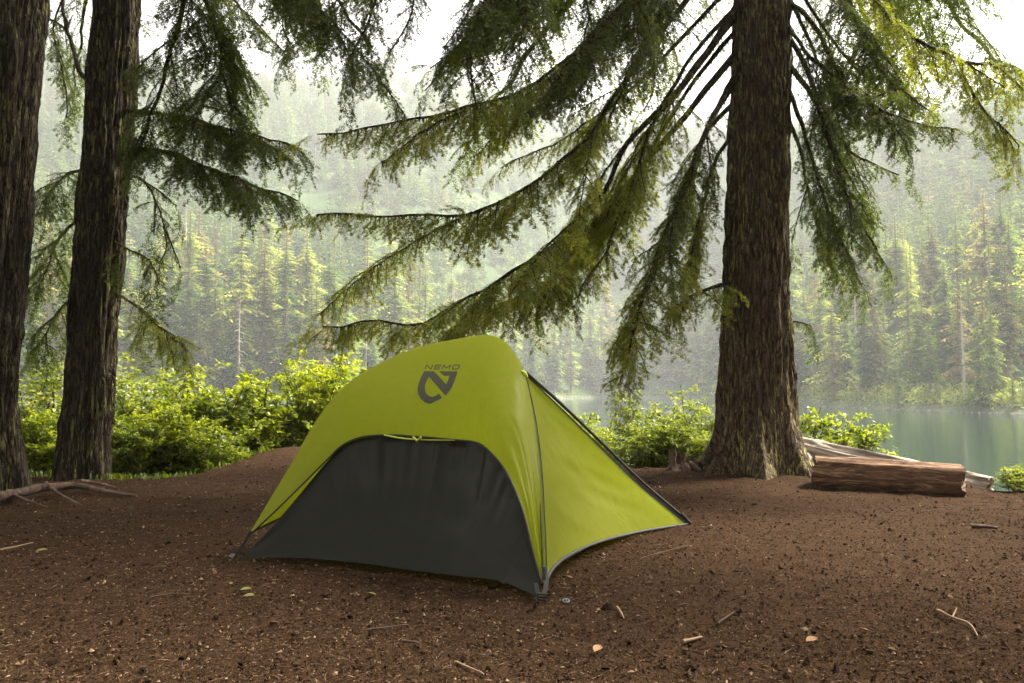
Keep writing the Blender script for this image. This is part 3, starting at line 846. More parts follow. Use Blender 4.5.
for k, (pts, kw2) in enumerate([
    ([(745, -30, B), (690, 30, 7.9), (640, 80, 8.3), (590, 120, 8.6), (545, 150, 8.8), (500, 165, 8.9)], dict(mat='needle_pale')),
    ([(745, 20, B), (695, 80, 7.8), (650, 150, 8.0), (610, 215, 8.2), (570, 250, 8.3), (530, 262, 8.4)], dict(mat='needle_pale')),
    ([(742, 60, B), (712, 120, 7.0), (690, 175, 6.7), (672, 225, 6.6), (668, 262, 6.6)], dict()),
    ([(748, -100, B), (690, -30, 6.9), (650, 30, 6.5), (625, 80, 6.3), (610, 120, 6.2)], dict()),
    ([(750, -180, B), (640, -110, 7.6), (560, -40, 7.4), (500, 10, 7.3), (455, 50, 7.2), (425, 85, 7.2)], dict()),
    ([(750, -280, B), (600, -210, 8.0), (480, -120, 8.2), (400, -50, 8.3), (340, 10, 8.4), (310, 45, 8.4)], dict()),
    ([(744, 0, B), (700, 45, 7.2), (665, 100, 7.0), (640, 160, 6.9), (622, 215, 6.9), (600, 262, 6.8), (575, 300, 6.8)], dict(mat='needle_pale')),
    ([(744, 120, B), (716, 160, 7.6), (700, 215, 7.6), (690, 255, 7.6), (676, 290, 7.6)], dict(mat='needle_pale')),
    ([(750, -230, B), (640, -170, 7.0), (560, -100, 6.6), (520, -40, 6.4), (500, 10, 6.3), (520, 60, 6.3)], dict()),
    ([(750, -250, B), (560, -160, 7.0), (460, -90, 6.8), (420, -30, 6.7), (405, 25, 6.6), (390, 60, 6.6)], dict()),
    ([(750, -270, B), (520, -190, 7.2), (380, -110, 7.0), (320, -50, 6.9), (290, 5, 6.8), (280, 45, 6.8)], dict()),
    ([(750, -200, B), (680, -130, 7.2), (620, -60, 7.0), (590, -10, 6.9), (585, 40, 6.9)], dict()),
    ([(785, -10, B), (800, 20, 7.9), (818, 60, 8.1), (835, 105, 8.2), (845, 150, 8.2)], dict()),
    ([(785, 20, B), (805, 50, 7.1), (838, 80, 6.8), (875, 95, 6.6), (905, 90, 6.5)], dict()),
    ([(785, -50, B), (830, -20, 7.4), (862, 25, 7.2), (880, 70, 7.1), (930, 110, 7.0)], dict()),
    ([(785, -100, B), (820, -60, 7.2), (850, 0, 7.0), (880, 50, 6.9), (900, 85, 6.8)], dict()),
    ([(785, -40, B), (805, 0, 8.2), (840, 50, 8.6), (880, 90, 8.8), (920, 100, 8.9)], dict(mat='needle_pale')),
    ([(785, 80, B), (800, 120, 7.2), (822, 190, 7.1), (838, 235, 7.0), (862, 285, 7.0)], dict()),
    ([(750, -200, B), (700, -120, 6.6), (660, -60, 6.2), (640, -10, 6.0), (655, 30, 5.9)], dict()),
    ]):
    add_limb(big, PP(pts), .026, .006, start=.3, sub=(.3, .6), dens=.12, hang=.45, seed=150 + k, forks=2, **kw2)

# limbs of the slim left hemlock
o2 = L2Y
add_limb(t2, PP([(105, 60, o2), (85, 78, 7.7), (68, 30, 7.9), (58, -20, 8.0)]), .03, .012, start=.9, sub=(.3, .4), dens=.3, seed=31, tipfull=False)
add_limb(t2, PP([(186, -60, 6.6), (184, 0, 6.7), (172, 50, 6.8), (158, 95, 6.9), (147, 128, 7.0), (132, 160, 7.1)]), .03, .010, start=.4, sub=(.4, .7), dens=.10, hang=.4, seed=32)
add_limb(t2, PP([(125, -120, o2), (190, -40, 7.0), (213, 30, 6.8), (224, 80, 6.7), (229, 125, 6.6), (227, 160, 6.6)]), .03, .008, start=.45, sub=(.45, .8), dens=.065, hang=.35, seed=33, ang=(60, 88))
add_limb(t2, PP([(118, 110, o2), (150, 112, 7.2), (190, 118, 7.0), (235, 130, 6.8), (280, 142, 6.6), (298, 150, 6.5)]), .025, .005, start=.2, sub=(.35, .6), dens=.085, hang=.35, seed=34)
add_limb(t2, PP([(118, 150, o2), (160, 150, 7.0), (210, 168, 6.7), (255, 185, 6.5), (296, 200, 6.4)]), .025, .005, start=.2, sub=(.35, .65), dens=.075, hang=.4, seed=35)
add_limb(t2, PP([(115, 180, o2), (140, 178, 7.3), (157, 205, 7.1), (165, 240, 7.0), (162, 262, 7.0)]), .015, .004, start=.3, sub=(.15, .32), dens=.12, hang=.6, seed=36)
add_limb(t2, PP([(110, 240, o2), (130, 250, 7.2), (150, 262, 7.1), (160, 285, 7.0)]), .012, .004, start=.4, sub=(.15, .3), dens=.14, hang=.6, seed=37)
add_limb(t2, PP([(115, 292, o2), (135, 305, 7.2), (160, 328, 7.0), (188, 350, 6.9)]), .012, .003, start=.3, sub=(.3, .5), dens=.12, hang=.9, seed=38, **pale)
add_limb(t2, PP([(85, 170, o2), (66, 175, 7.8), (48, 195, 8.0), (35, 215, 8.1)]), .018, .004, start=.2, sub=(.3, .5), dens=.10, hang=.6, seed=39)
add_limb(t2, PP([(85, 215, o2), (62, 235, 7.8), (48, 265, 8.0), (35, 300, 8.1)]), .018, .004, start=.2, sub=(.3, .55), dens=.09, hang=.6, seed=40)
add_limb(t2, PP([(80, 290, o2), (60, 310, 7.8), (45, 335, 7.9), (30, 355, 8.0)]), .016, .004, start=.2, sub=(.3, .5), dens=.10, hang=.7, seed=41)
add_limb(t2, PP([(130, -160, o2), (200, -110, 6.9), (260, -50, 6.4), (310, 0, 6.1), (345, 50, 6.0), (355, 90, 6.0)]), .03, .006, start=.4, sub=(.35, .65), dens=.10, hang=.6, seed=42)
add_limb(t2, PP([(130, -120, o2), (180, -60, 8.0), (225, -10, 8.3), (260, 30, 8.5), (290, 60, 8.6)]), .03, .006, start=.3, sub=(.3, .6), dens=.13, hang=.6, seed=43)
add_limb(t2, PP([(110, -60, o2), (75, -20, 8.2), (55, 20, 8.4), (70, 120, 8.4)]), .02, .006, start=.3, sub=(.25, .45), dens=.16, hang=.7, seed=44)

# upper crowns above the frame: the same boughs again, ring after ring up each trunk
gen = []
for k in range(3):
    L = 3.0
    P = [(0, 0, 0), (0.8, 0.05, -0.05), (1.6, 0.1 * (k - 1), -0.35), (2.4, 0.15 * (k - 1), -0.8), (3.0, 0.2 * (k - 1), -1.25)]
    w, f = limb_arrays(P, .045, .008, start=.22, sub=(.5, .95), dens=.17, hang=.4, seed=80 + k, moss=0.0)
    gen.append((w.mesh('branch', [M['limb'], M['moss']], True), f.mesh('foliage', [M['needle']], True)))
def upper(parent, pts, z0, z1, n, smax):
    P = np.array(pts); loc = np.array(parent.location)
    for i in range(n):
        u = (i + rng.random() * 0.6) / n
        z = z0 + (z1 - z0) * u
        x = np.interp(z, P[:, 2], P[:, 0]) - loc[0]; y = np.interp(z, P[:, 2], P[:, 1]) - loc[1]
        az = i * 2.399 + rng.normal() * 0.3
        s = smax * (1 - 0.72 * u) * rng.uniform(0.85, 1.15)
        wm, fm = gen[i % 3]
        b = bpy.data.objects.new('branch', wm); link_parent(b, parent)
        b.location = (x, y, z); b.rotation_euler = (rng.normal() * 0.1, rng.uniform(-0.1, 0.25), az); b.scale = (s, s, s)
        f_ = bpy.data.objects.new('foliage', fm); link_parent(f_, b)
upper(big, bp_, 6.3, 16.0, 76, 1.5)
upper(t1, trunk_pts([(-13, 480, 74), (10, 0, 72)], L1Y, 15), 5.6, 14.0, 40, 1.1)
upper(t2, trunk_pts([(83, 480, 50), (117, 0, 41)], L2Y, 14), 5.8, 13.0, 36, 1.0)

# unseen trees added behind and beside the camera so their crowns shade the clearing
for k, (x, y, h, r_) in enumerate([(9.0, 3.0, 17, .30), (8.8, -1.0, 18, .34), (4.2, -3.2, 17, .30), (-0.8, -4.6, 18, .33), (-5.2, -2.6, 17, .3), (-7.6, 2.0, 16, .28), (12.5, 1.5, 19, .34), (9.5, -6.0, 18, .3), (-10.5, 5.5, 16, .3), (2.2, -8.0, 18, .3), (5.6, -0.6, 15, .24)]):
    e = empty('hemlock_tree', (x, y, 0.0), label='unseen hemlock tree added out of view to shade the clearing', cat='tree', group='unseen hemlock trees added for shade')
    pp_ = [(x, y, -.3, r_ * 1.1), (x, y, 0, r_), (x + .1, y, 4.0, r_ * .8), (x + .2, y, h, .04)]
    trunk(e, pp_, 'bark_dark', flare=.3, lobes=5, seed=20 + k, nth=60, dz=.12)
    upper(e, pp_, 4.2, h - 1.5, 56, 1.45)

# ------------------------------------------------------------------ stump, dead root, logs
tw = NT('weathered_wood')
n1 = tw.noise(tw.coord((2.2, 14, 14)), 1.9, 8, 0.72, 1.2)
n2 = tw.noise(tw.coord((1, 3, 3)), 2.5, 3)
col = tw.ramp(n1, [(0.36, (0.012, 0.007, 0.005)), (0.5, (0.11, 0.060, 0.034)), (0.66, (0.36, 0.23, 0.13))])
col = tw.mix(tw.math('MULTIPLY', n2, 0.4), col, (0.14, 0.062, 0.032, 1))
M['wood'] = tw.done(tw.principled(col, 0.85, tw.bump(n1, 1.0, 0.012), 0.2))
tw = NT('end_grain')
vv = tw.coord((1, 1, 1)); wv = tw.n('TexWave', wave_type='RINGS', rings_direction='X', i={'Vector': vv, 'Scale': 14.0, 'Distortion': 2.5, 'Detail': 3.0})
M['endgrain'] = tw.done(tw.principled(tw.ramp(wv.outputs[1], [(0.2, (0.06, 0.03, 0.018)), (0.8, (0.16, 0.09, 0.05))]), 0.9))
tw = NT('bleached_wood')
n1 = tw.noise(tw.coord((1.5, 14, 14)), 2.0, 6, 0.65, 0.4)
M['bleached'] = tw.done(tw.principled(tw.ramp(n1, [(0.36, (0.12, 0.09, 0.07)), (0.5, (0.36, 0.30, 0.25)), (0.68, (0.55, 0.49, 0.43))]), 0.85, tw.bump(n1, 0.8, 0.01), 0.2))
tw = NT('dead_root_wood')
n1 = tw.noise(tw.coord((3, 14, 14)), 2.0, 6, 0.65, 0.8)
M['deadroot'] = tw.done(tw.principled(tw.ramp(n1, [(0.3, (0.03, 0.017, 0.012)), (0.55, (0.11, 0.07, 0.05)), (0.8, (0.24, 0.17, 0.12))]), 0.9, tw.bump(n1, 1.0, 0.01), 0.2))

def log_obj(name, a, b, ra, rb, side_m, end_m, seed, label, cat, sag=0.0, nx=90, nth=48, rough=0.06, plates=0.016):
    a = np.array(a, float); b = np.array(b, float)
    L = np.linalg.norm(b - a); d = (b - a) / L
    root = empty(name, a, label=label, cat=cat)
    root.rotation_euler = Vector(d).to_track_quat('X', 'Z').to_euler()
    x = np.linspace(0, L, nx); th = np.linspace(0, 2 * PI, nth, endpoint=False)
    TH, X = np.meshgrid(th, x, indexing='ij')
    R = ra + (rb - ra) * X / L
    cs, sn = np.cos(TH), np.sin(TH)
    R = R * (1 + rough * fbm(cs * 1.4, sn * 1.4, X * 1.2, seed=seed, oct=3))
    q = fbm(cs * 5, sn * 5, X * 1.0, seed=seed + 3, oct=3)
    R = R + plates * np.where(q > 0.1, 0.6, -0.4) * np.clip(np.abs(q - 0.1) * 6, 0, 1)
    R = R + 0.004 * vnoise(cs * 20, sn * 20, X * 3, seed=seed + 5)
    ends = 0.02 * fbm(cs * 3, sn * 3, seed=seed + 9)
    Xd = X + np.where(X < 0.02, ends, 0) + np.where(X > L - 0.02, ends, 0)
    V = np.stack([Xd, R * cs, R * sn], -1)
    mb = MB(); mb.add(V.reshape(-1, 3), grid_faces(nth, nx, True), 0, 0.5, True)
    mb.build('log_side', [side_m], root)
    for k, e in ((0, -1), (nx - 1, 1)):
        ring = V[:, k]; me = MB(); rings = [ring]
        for s_ in (0.8, 0.5, 0.2):
            rr_ = ring * [1, s_, s_]; rr_[:, 0] = ring[:, 0].mean() * (1 - s_) + ring[:, 0] * s_ + e * -0.006 * rng.random() + 0.005 * rng.normal(size=nth)
            rings.append(rr_)
        arr = np.stack(rings, 1)
        me.add(arr.reshape(-1, 3), grid_faces(nth, 4, True) if e > 0 else grid_faces(nth, 4, True)[:, ::-1])
        cc = np.vstack([arr[:, -1], arr[:, -1].mean(0)])
        me.add(cc, np.array([[i, (i + 1) % nth, nth] for i in range(nth)]))
        me.build('cut_end', [end_m], root)
    return root
A = at(816, 473, 6.75); Bq = at(964, 482, 6.25)
log_obj('cut_log', A, Bq, 0.15, 0.125, M['wood'], M['endgrain'], 5, 'thick reddish brown cut log lying by the bank right of the big tree', 'log')
A = at(795, 446, 8.3); Bq = at(990, 489, 6.75)
log_obj('bleached_log', A, Bq, 0.105, 0.085, M['bleached'], M['bleached'], 8, 'bleached pale driftwood log lying behind the brown cut log', 'log', rough=0.16, plates=0.02)
A = at(800, 462, 7.9); Bq = at(846, 452, 8.6)
log_obj('bleached_log', A, Bq, 0.07, 0.05, M['bleached'], M['bleached'], 12, 'short pale driftwood pole beside the foot of the big tree', 'log', rough=0.15, plates=0.01)

# dead root on the left: main stem + prongs
rt = empty('dead_root', ground(60, 494), label='gnarled dead root lying on the ground at the left edge', cat='root')
loc = np.array(rt.location)
def gp(px, py, h, Y=None):
    p = ground(px, py); p[2] = gz(p[0], p[1]) + h; return p
mb = MB(); Q = catmull([gp(-70, 514, .06), gp(-10, 508, .07), gp(20, 500, .06), gp(50, 496, .07), gp(75, 493, .05), gp(105, 496, .035), gp(137, 497, .015)], 50) - loc
tube(mb, Q, 0.010 + 0.036 * np.linspace(1, 0, 50) ** 0.8, 14, rough=0.4, seed=3)
mb.build('stem', [M['deadroot']], rt)
for k, pts in enumerate([[(45, 495, .09), (62, 502, .05), (82, 505, .0)], [(10, 503, .06), (30, 507, .04), (48, 507, 0.0)], [(80, 493, .09), (95, 490, .05), (118, 489, .0)]]):
    mb = MB(); Q = catmull([gp(*q) for q in pts], 16) - loc
    tube(mb, Q, np.linspace(.015, .005, 16), 8, rough=0.3, seed=k); mb.build('prong', [M['deadroot']], rt)

st = empty('tree_stump', ground(684, 474), label='small jagged rotten stump at the left foot of the big tree', cat='stump')
loc = np.array(st.location); loc[2] = gz(loc[0], loc[1]); st.location = loc
nth = 60; th = np.linspace(0, 2 * PI, nth, endpoint=False); hs = np.linspace(-0.05, 1, 18)
TH, H = np.meshgrid(th, hs, indexing='ij')
topz = 0.10 + 0.07 * fbm(np.cos(TH) * 2.2, np.sin(TH) * 2.2, seed=91, oct=4) + 0.05 * np.cos(TH - 2.6)
Rr = 0.13 * (1.25 - 0.35 * H) * (1 + 0.25 * fbm(np.cos(TH) * 3, np.sin(TH) * 3, H, seed=92, oct=3))
mb = MB(); mb.add(np.stack([Rr * np.cos(TH), Rr * np.sin(TH), H * np.clip(topz, 0.03, 1)], -1).reshape(-1, 3), grid_faces(nth, 18, True), 0, .5, True)
inner = np.stack([Rr[:, -1] * 0.75 * np.cos(th), Rr[:, -1] * 0.75 * np.sin(th), np.full(nth, 0.04)], -1)
outer = np.stack([Rr[:, -1] * np.cos(th), Rr[:, -1] * np.sin(th), np.clip(topz[:, -1], .03, 1)], -1)
mb.add(np.stack([outer, inner], 1).reshape(-1, 3), grid_faces(nth, 2, True))
mb.add(np.vstack([inner, [0, 0, 0.04]]), np.array([[i, (i + 1) % nth, nth] for i in range(nth)]))
mb.build('stump_wood', [M['deadroot']], st)
for k, (dx, dy, l) in enumerate([(-.9, -.4, .2), (.5, -.9, .22), (-.2, -1, .16)]):
    mb = MB(); Q = catmull([(dx * .08, dy * .08, .06), (dx * l * .7, dy * l * .7, .035), (dx * l * 1.2, dy * l * 1.2, -.01)], 12)
    tube(mb, Q, np.linspace(.035, .01, 12), 8, rough=.3, seed=k); mb.build('root', [M['deadroot']], st)

# ------------------------------------------------------------------ shrubs
def shrub_mesh(h, w, nst, seed, leaf=0.056, dens=1.3, openness=0.0):
    r = np.random.default_rng(seed)
    stem = MB(); LV, LT = [], []
    def leaves(p0, p1, n, tn):
        u = r.random(n)
        D = (p1 - p0); Dn = D / (np.linalg.norm(D) + 1e-9)
        base = p0 + D * u[:, None]
        a = r.normal(size=(n, 3)); a[:, 2] *= 0.35
        a = a / np.linalg.norm(a, axis=1)[:, None] + Dn * 0.5
        a /= np.linalg.norm(a, axis=1)[:, None]
        up = np.array([0, 0, 1.0]) + r.normal(size=(n, 3)) * 0.35
        s = np.cross(a, up); s /= np.linalg.norm(s, axis=1)[:, None]
        l = leaf * r.uniform(0.6, 1.25, (n, 1))
        st_ = base + a * l * 0.15
        tip = st_ + a * l + [0, 0, -0.15 * leaf]
        m1 = st_ + a * l * 0.45 + s * l * 0.28; m2 = st_ + a * l * 0.45 - s * l * 0.28
        LV.append(np.stack([st_, m1, tip, m2], 1).reshape(-1, 3)); LT.append(np.clip(tn + r.normal(size=n) * 0.20, 0, 1))
    for i in range(nst):
        az = r.random() * 6.28; sp_ = r.random() ** 0.6 * w
        b = np.array([r.normal() * 0.10, r.normal() * 0.10, -0.05])
        e = np.array([math.cos(az) * sp_, math.sin(az) * sp_, h * r.uniform(0.6, 1.0) * (1 - 0.25 * (sp_ / w) ** 2)])
        m = b * 0.5 + e * 0.5 + np.array([0, 0, 0.10 * h]) + r.normal(size=3) * 0.05
        Q = catmull([b, m, e], 14)
        tube(stem, Q, np.linspace(.010, .003, 14) * (0.6 + 0.4 * h), 5, cap=False)
        nt = int(14 * dens)
        for k in range(nt):
            u = 0.22 + 0.78 * (k + r.random()) / nt
            p = Q[min(int(u * 13), 13)]
            a2 = r.random() * 6.28; l2 = r.uniform(0.12, 0.34) * (1.1 - 0.5 * u) * (0.6 + 0.5 * h)
            q = p + np.array([math.cos(a2), math.sin(a2), r.uniform(0.0, 0.9)]) * l2
            stem.add(np.array([p + [.002, 0, 0], p - [.002, 0, 0], q]), np.array([[0, 1, 2]]))
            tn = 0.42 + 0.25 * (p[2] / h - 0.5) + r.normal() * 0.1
            leaves(p, q, int(15 * dens * (1 - openness)), tn)
            for _ in range(2):
                a3 = a2 + r.normal() * 0.9; pm = p + (q - p) * r.uniform(.3, .9)
                q3 = pm + np.array([math.cos(a3), math.sin(a3), r.uniform(-.1, .5)]) * l2 * 0.55
                stem.add(np.array([pm + [.0015, 0, 0], pm - [.0015, 0, 0], q3]), np.array([[0, 1, 2]]))
                leaves(pm, q3, int(9 * dens * (1 - openness)), tn)
    V = np.concatenate(LV); T = np.concatenate(LT)
    return stem, V, T
shr = {}
def mk(key, mat, *a, **k):
    s, V, T = shrub_mesh(*a, **k)
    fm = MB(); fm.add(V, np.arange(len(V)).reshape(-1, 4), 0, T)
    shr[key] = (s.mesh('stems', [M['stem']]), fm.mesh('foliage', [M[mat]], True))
for k in range(3): mk('full%d' % k, 'leaf', 1.25, 0.75, 17, 700 + k)
for k in range(2): mk('pale%d' % k, 'leaf_pale', 1.3, 0.7, 15, 720 + k, leaf=.05, dens=1.3)
for k in range(2): mk('open%d' % k, 'leaf', 1.15, 0.65, 12, 740 + k, leaf=.044, dens=1.2, openness=.2)
mk('low0', 'leaf', 0.5, 0.42, 14, 760, leaf=.034)
mk('rust0', 'leaf_rust', 0.8, 0.4, 10, 770, leaf=.046, dens=1.2)
def shrub(key, px, Y, top_py, zb=None, w=1.0, label='', rz=None, group='bright green shrubs along the bank'):
    X = (px - 512) / F * Y
    zg = gz(X, Y) if zb is None else zb
    ztop = at(px, top_py, Y)[2]
    base_h = {'f': 1.25, 'p': 1.3, 'o': 1.15, 'l': 0.5, 'r': 0.8}[key[0]]
    s = (ztop - zg) / base_h
    e = empty('shrub', (X, Y, zg), rng.random() * 6.28 if rz is None else rz, label, 'shrub', group)
    for nm, me in zip(('stems', 'foliage'), shr[key]):
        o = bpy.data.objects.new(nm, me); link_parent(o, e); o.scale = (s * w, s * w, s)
    return e
# left bank, back row then front row
for key, px, Y, py, w, lab in [
    ('pale0', -60, 9.0, 360, 1.0, 'pale shrub outside the left edge behind the mossy trunk'),
    ('pale1', 30, 9.2, 355, 1.0, 'pale loose shrub seen between the two left trunks'),
    ('full1', 42, 8.0, 400, 1.1, 'bright green shrub low between the two left trunks'),
    ('pale0', 125, 9.8, 345, 0.9, 'pale feathery shrub just right of the slim left trunk'),
    ('full2', 120, 8.4, 410, 1.0, 'low bright shrub at the right foot of the slim left trunk'),
    ('pale1', 170, 10.4, 355, 1.0, 'tall pale shrub in the back of the left thicket'),
    ('full0', 165, 8.9, 395, 0.9, 'green shrub in front of the rust coloured one in the left thicket'),
    ('rust0', 148, 9.3, 405, 0.8, 'rust and orange leaved shrub in the left thicket'),
    ('full1', 208, 10.0, 368, 0.85, 'dense bright green shrub in the middle of the left thicket'),
    ('full2', 205, 9.0, 412, 1.1, 'low dense green shrub at the dirt edge of the left thicket'),
    ('full0', 250, 10.6, 366, 0.85, 'rounded bright green shrub left of the tent, beyond the mound'),
    ('full1', 262, 11.2, 400, 1.0, 'shaded green shrub low behind the mound'),
    ('open0', 290, 11.4, 372, 0.9, 'leafy shrub between the mound and the tallest shrub by the tent'),
    ('full2', 325, 11.0, 341, 0.8, 'tallest bright shrub rising just left of the tent top'),
    ('full0', 352, 11.6, 356, 0.9, 'green shrub half hidden behind the left slope of the tent'),
    ('full1', 395, 12.0, 385, 1.0, 'green shrub hidden behind the tent near its left slope'),
    ]:
    shrub(key, px, Y, py, None, w, lab)
for key, px, Y, py, w, lab in [
    ('full1', 572, 10.4, 402, 1.0, 'loose green shrub at the right slope of the tent'),
    ('open1', 606, 9.7, 408, 1.0, 'airy green shrub between the tent and the big tree'),
    ('pale1', 640, 10.6, 388, 0.8, 'pale green shrub below the drooping bough'),
    ('full2', 660, 9.3, 408, 1.0, 'airy shrub behind the small stump'),
    ('pale0', 692, 10.2, 380, 0.85, 'taller pale shrub touching the left side of the big trunk'),
    ('open1', 708, 9.4, 412, 1.0, 'green shrub just left of the big trunk near the ground'),
    ('full0', 808, 9.6, 404, 0.8, 'airy green shrub just right of the big trunk'),
    ('full1', 846, 9.4, 408, 0.8, 'open shrub with thin stems reaching over the pale driftwood'),
    ('open1', 935, 8.6, 448, 0.6, 'sparse little shrub behind the brown log'),
    ('low0', 1018, 6.5, 463, 1.0, 'small bright green shrub at the right edge beside the pale log end'),
    ]:
    shrub(key, px, Y, py, None, w, lab)

# grass / low weeds below the left shrubs
mb = MB()
for i in range(1800):
    x = rng.uniform(-5.2, -2.9); ye = np.interp(x, EDGE[:, 0], EDGE[:, 1]); y = ye + rng.uniform(-0.15, 1.4)
    z = gz(x, y); l = rng.uniform(.02, .08); a = rng.random() * 6.28; d = np.array([math.cos(a), math.sin(a), 0]) * l * 0.5
    p = np.array([x, y, z - .01]); s = np.array([-d[1], d[0], 0]); s = s / np.linalg.norm(s) * 0.008
    mb.add(np.array([p - s, p + s, p + d * .5 + [0, 0, l * .8] + s * 1.2, p + d + [0, 0, l]]), np.array([[0, 1, 2], [0, 2, 3]]), 0, rng.random() * .35)
tag(mb.build('grass', [M['leaf']], tone=True), 'short green grass and weeds at the foot of the left shrubs', 'grass', kind='stuff')

# ------------------------------------------------------------------ the tent
def fabric(name, col, trans, tmix, rough=0.5, gloss=0.012, bumps=0.5):
    t = NT(name)
    v = t.coord()
    n1 = t.noise(t.coord((1.0, 1.0, 1.0)), 5.0, 3, 0.5, 0.5)
    n2 = t.noise(t.coord((18, 18, 3.0)), 1.0, 3, 0.5)
    h = t.math('ADD', t.math('MULTIPLY', n1, 1.0), t.math('MULTIPLY', n2, 0.10))
    bp = t.bump(h, bumps, 0.03)
    fine = t.noise(v, 900, 1, 0.5)
    c = t.mix(t.math('MULTIPLY', fine, 0.15), (*col, 1), tuple(x * 0.6 for x in col) + (1,))
    d = t.n('BsdfDiffuse', i={'Color': c, 'Normal': bp})
    tr = t.n('BsdfTranslucent', i={'Color': (*trans, 1), 'Normal': bp})
    m1 = t.n('MixShader', i={0: tmix}); t.l(d.outputs[0], m1.inputs[1]); t.l(tr.outputs[0], m1.inputs[2])
    g = t.n('BsdfGlossy', i={'Roughness': rough, 'Color': (1, 1, 1, 1), 'Normal': bp})
    fr = t.n('LayerWeight', i={'Blend': 0.25, 'Normal': bp})
    m2 = t.n('MixShader', i={0: t.math('ADD', t.math('MULTIPLY', fr.outputs['Facing'], gloss * 2), gloss * 0.5)})
    t.l(m1.outputs[0], m2.inputs[1]); t.l(g.outputs[0], m2.inputs[2])
    return t.done(m2.outputs[0])
M['fly'] = fabric('fly_fabric', (0.240, 0.255, 0.014), (0.53, 0.58, 0.020), 0.58)
M['door'] = fabric('door_fabric', (0.0095, 0.0098, 0.0055), (0.02, 0.023, 0.006), 0.15, 0.40, 0.028, 0.3)
def simple(name, col, rough=0.6, metal=0.0):
    t = NT(name); return t.done(t.principled(col, rough, None, 0.4, Metallic=metal))
M['webbing'] = simple('grey_webbing', (0.045, 0.047, 0.045), 0.8)
M['trim'] = simple('dark_trim', (0.022, 0.022, 0.018), 0.7)
M['pole'] = simple('pole_metal', (0.015, 0.015, 0.016), 0.35)
M['ink'] = simple('logo_print', (0.030, 0.030, 0.012), 0.6)
M['clip'] = simple('lime_plastic', (0.45, 0.50, 0.06), 0.4)
M['floor'] = simple('tub_floor_fabric', (0.03, 0.03, 0.03), 0.7)
M['peg'] = simple('peg_metal', (0.20, 0.24, 0.24), 0.35, 0.8)

k_ = 0.955
A_ = ground(236, 557); B_ = ground(543, 597); C_ = ground(687, 523)
cen = (A_ + B_ + C_) / 3
tent_loc = np.array([(A_[0] + C_[0]) / 2, (A_[1] + C_[1]) / 2, 0.0])
tent = empty('tent', tent_loc, label='lime green dome tent with dark grey door standing on the forest floor', cat='tent')
def W(lst): return np.array([at(a, b, c * k_) for a, b, c in lst]) - tent_loc
Rp = W([(251, 531, 4.05), (276, 489, 4.2), (302, 447, 4.35), (330, 405, 4.45), (356, 378, 4.5), (388, 360, 4.5), (420, 347, 4.5), (452, 340, 4.45),
        (485, 335, 4.4), (503, 340, 4.25), (516, 355, 4.1), (525, 374, 3.95), (535, 420, 3.75), (541, 470, 3.55), (544, 525, 3.38), (545.5, 565, 3.30), (546, 580, 3.265)])
Lp = W([(252, 533, 4.05), (276, 510.5, 4.05), (300, 487, 4.05), (326, 461, 4.08), (343, 445, 4.08), (362, 437, 4.05), (390, 435, 4.0), (417, 436.5, 3.95),
        (452, 439.5, 3.85), (478, 443, 3.72), (492, 454, 3.6), (505, 470, 3.52), (515, 490, 3.45), (524, 515, 3.38), (532, 548, 3.32), (538, 570, 3.285), (542, 583, 3.26)])
NU, NV = 220, 60
def resample_pair(Pa, Pb, n):
    k = len(Pa); s = np.linspace(0, k - 1, n)
    # smooth interpolation of both boundaries with a shared index parameter
    def interp(P):
        m = np.gradient(P, axis=0); i = np.clip(s.astype(int), 0, k - 2); f = (s - i)[:, None]
        return (2 * f**3 - 3 * f**2 + 1) * P[i] + (f**3 - 2 * f**2 + f) * m[i] + (-2 * f**3 + 3 * f**2) * P[i + 1] + (f**3 - f**2) * m[i + 1]
    return interp(Pa), interp(Pb), s
Rt, Lt_, sidx = resample_pair(Rp, Lp, NU)
v = np.linspace(0, 1, NV)
S = Rt[:, None] * (1 - v)[None, :, None] + Lt_[:, None] * v[None, :, None]
dv = Lt_ - Rt; du = np.gradient(Rt * 0.5 + Lt_ * 0.5, axis=0)
N = np.cross(du, dv); N /= np.linalg.norm(N, axis=1)[:, None] + 1e-9
if N[110][1] > 0: N = -N
# one steady outward direction keeps the cloth smooth
for _ in range(40): N[1:-1] = (N[:-2] + N[1:-1] + N[2:]) / 3
N /= np.linalg.norm(N, axis=1)[:, None]
wid = np.linalg.norm(dv, axis=1)
bul = 0.125 * wid * smooth(0, 3, sidx) * (1 - 0.75 * smooth(10, 13, sidx))
S = S + N[:, None] * (bul[:, None] * (4 * v * (1 - v))[None] ** 0.8)[..., None]
# tension folds: running from the top seam to the hem on both shoulders
fold = 0.0085 * (smooth(10.2, 11.5, sidx) + 1.0 * smooth(5.0, 3.5, sidx) * smooth(0.3, 2, sidx))
lines = np.zeros((NU, NV))
UU = sidx[:, None] + 0 * v[None]; VV = v[None] + 0 * sidx[:, None]
# folds run along the strip length (u), varying across v
lines = vnoise(VV * 9 + 0.20 * UU, UU * 0.35, seed=201) + 0.5 * vnoise(VV * 17 + 0.3 * UU, UU * 0.4, seed=202)
S = S + N[:, None] * (fold[:, None] * lines * np.sin(PI * VV) ** 0.5)[..., None]
low = 0.006 * smooth(0.55, 0.95, VV) * smooth(4, 6, UU) * smooth(12, 9, UU)
S = S + N[:, None] * (low * vnoise(UU * 6, VV * 1.5, seed=203))[..., None]
mb = MB(); mb.add(S.reshape(-1, 3), grid_faces(NU, NV), 0, .5, True)
body = mb.build('fly', [M['fly']], tent)
bvh_front = BVHTree.FromPolygons([tuple(p) for p in S.reshape(-1, 3)], [tuple(f) for f in grid_faces(NU, NV)])

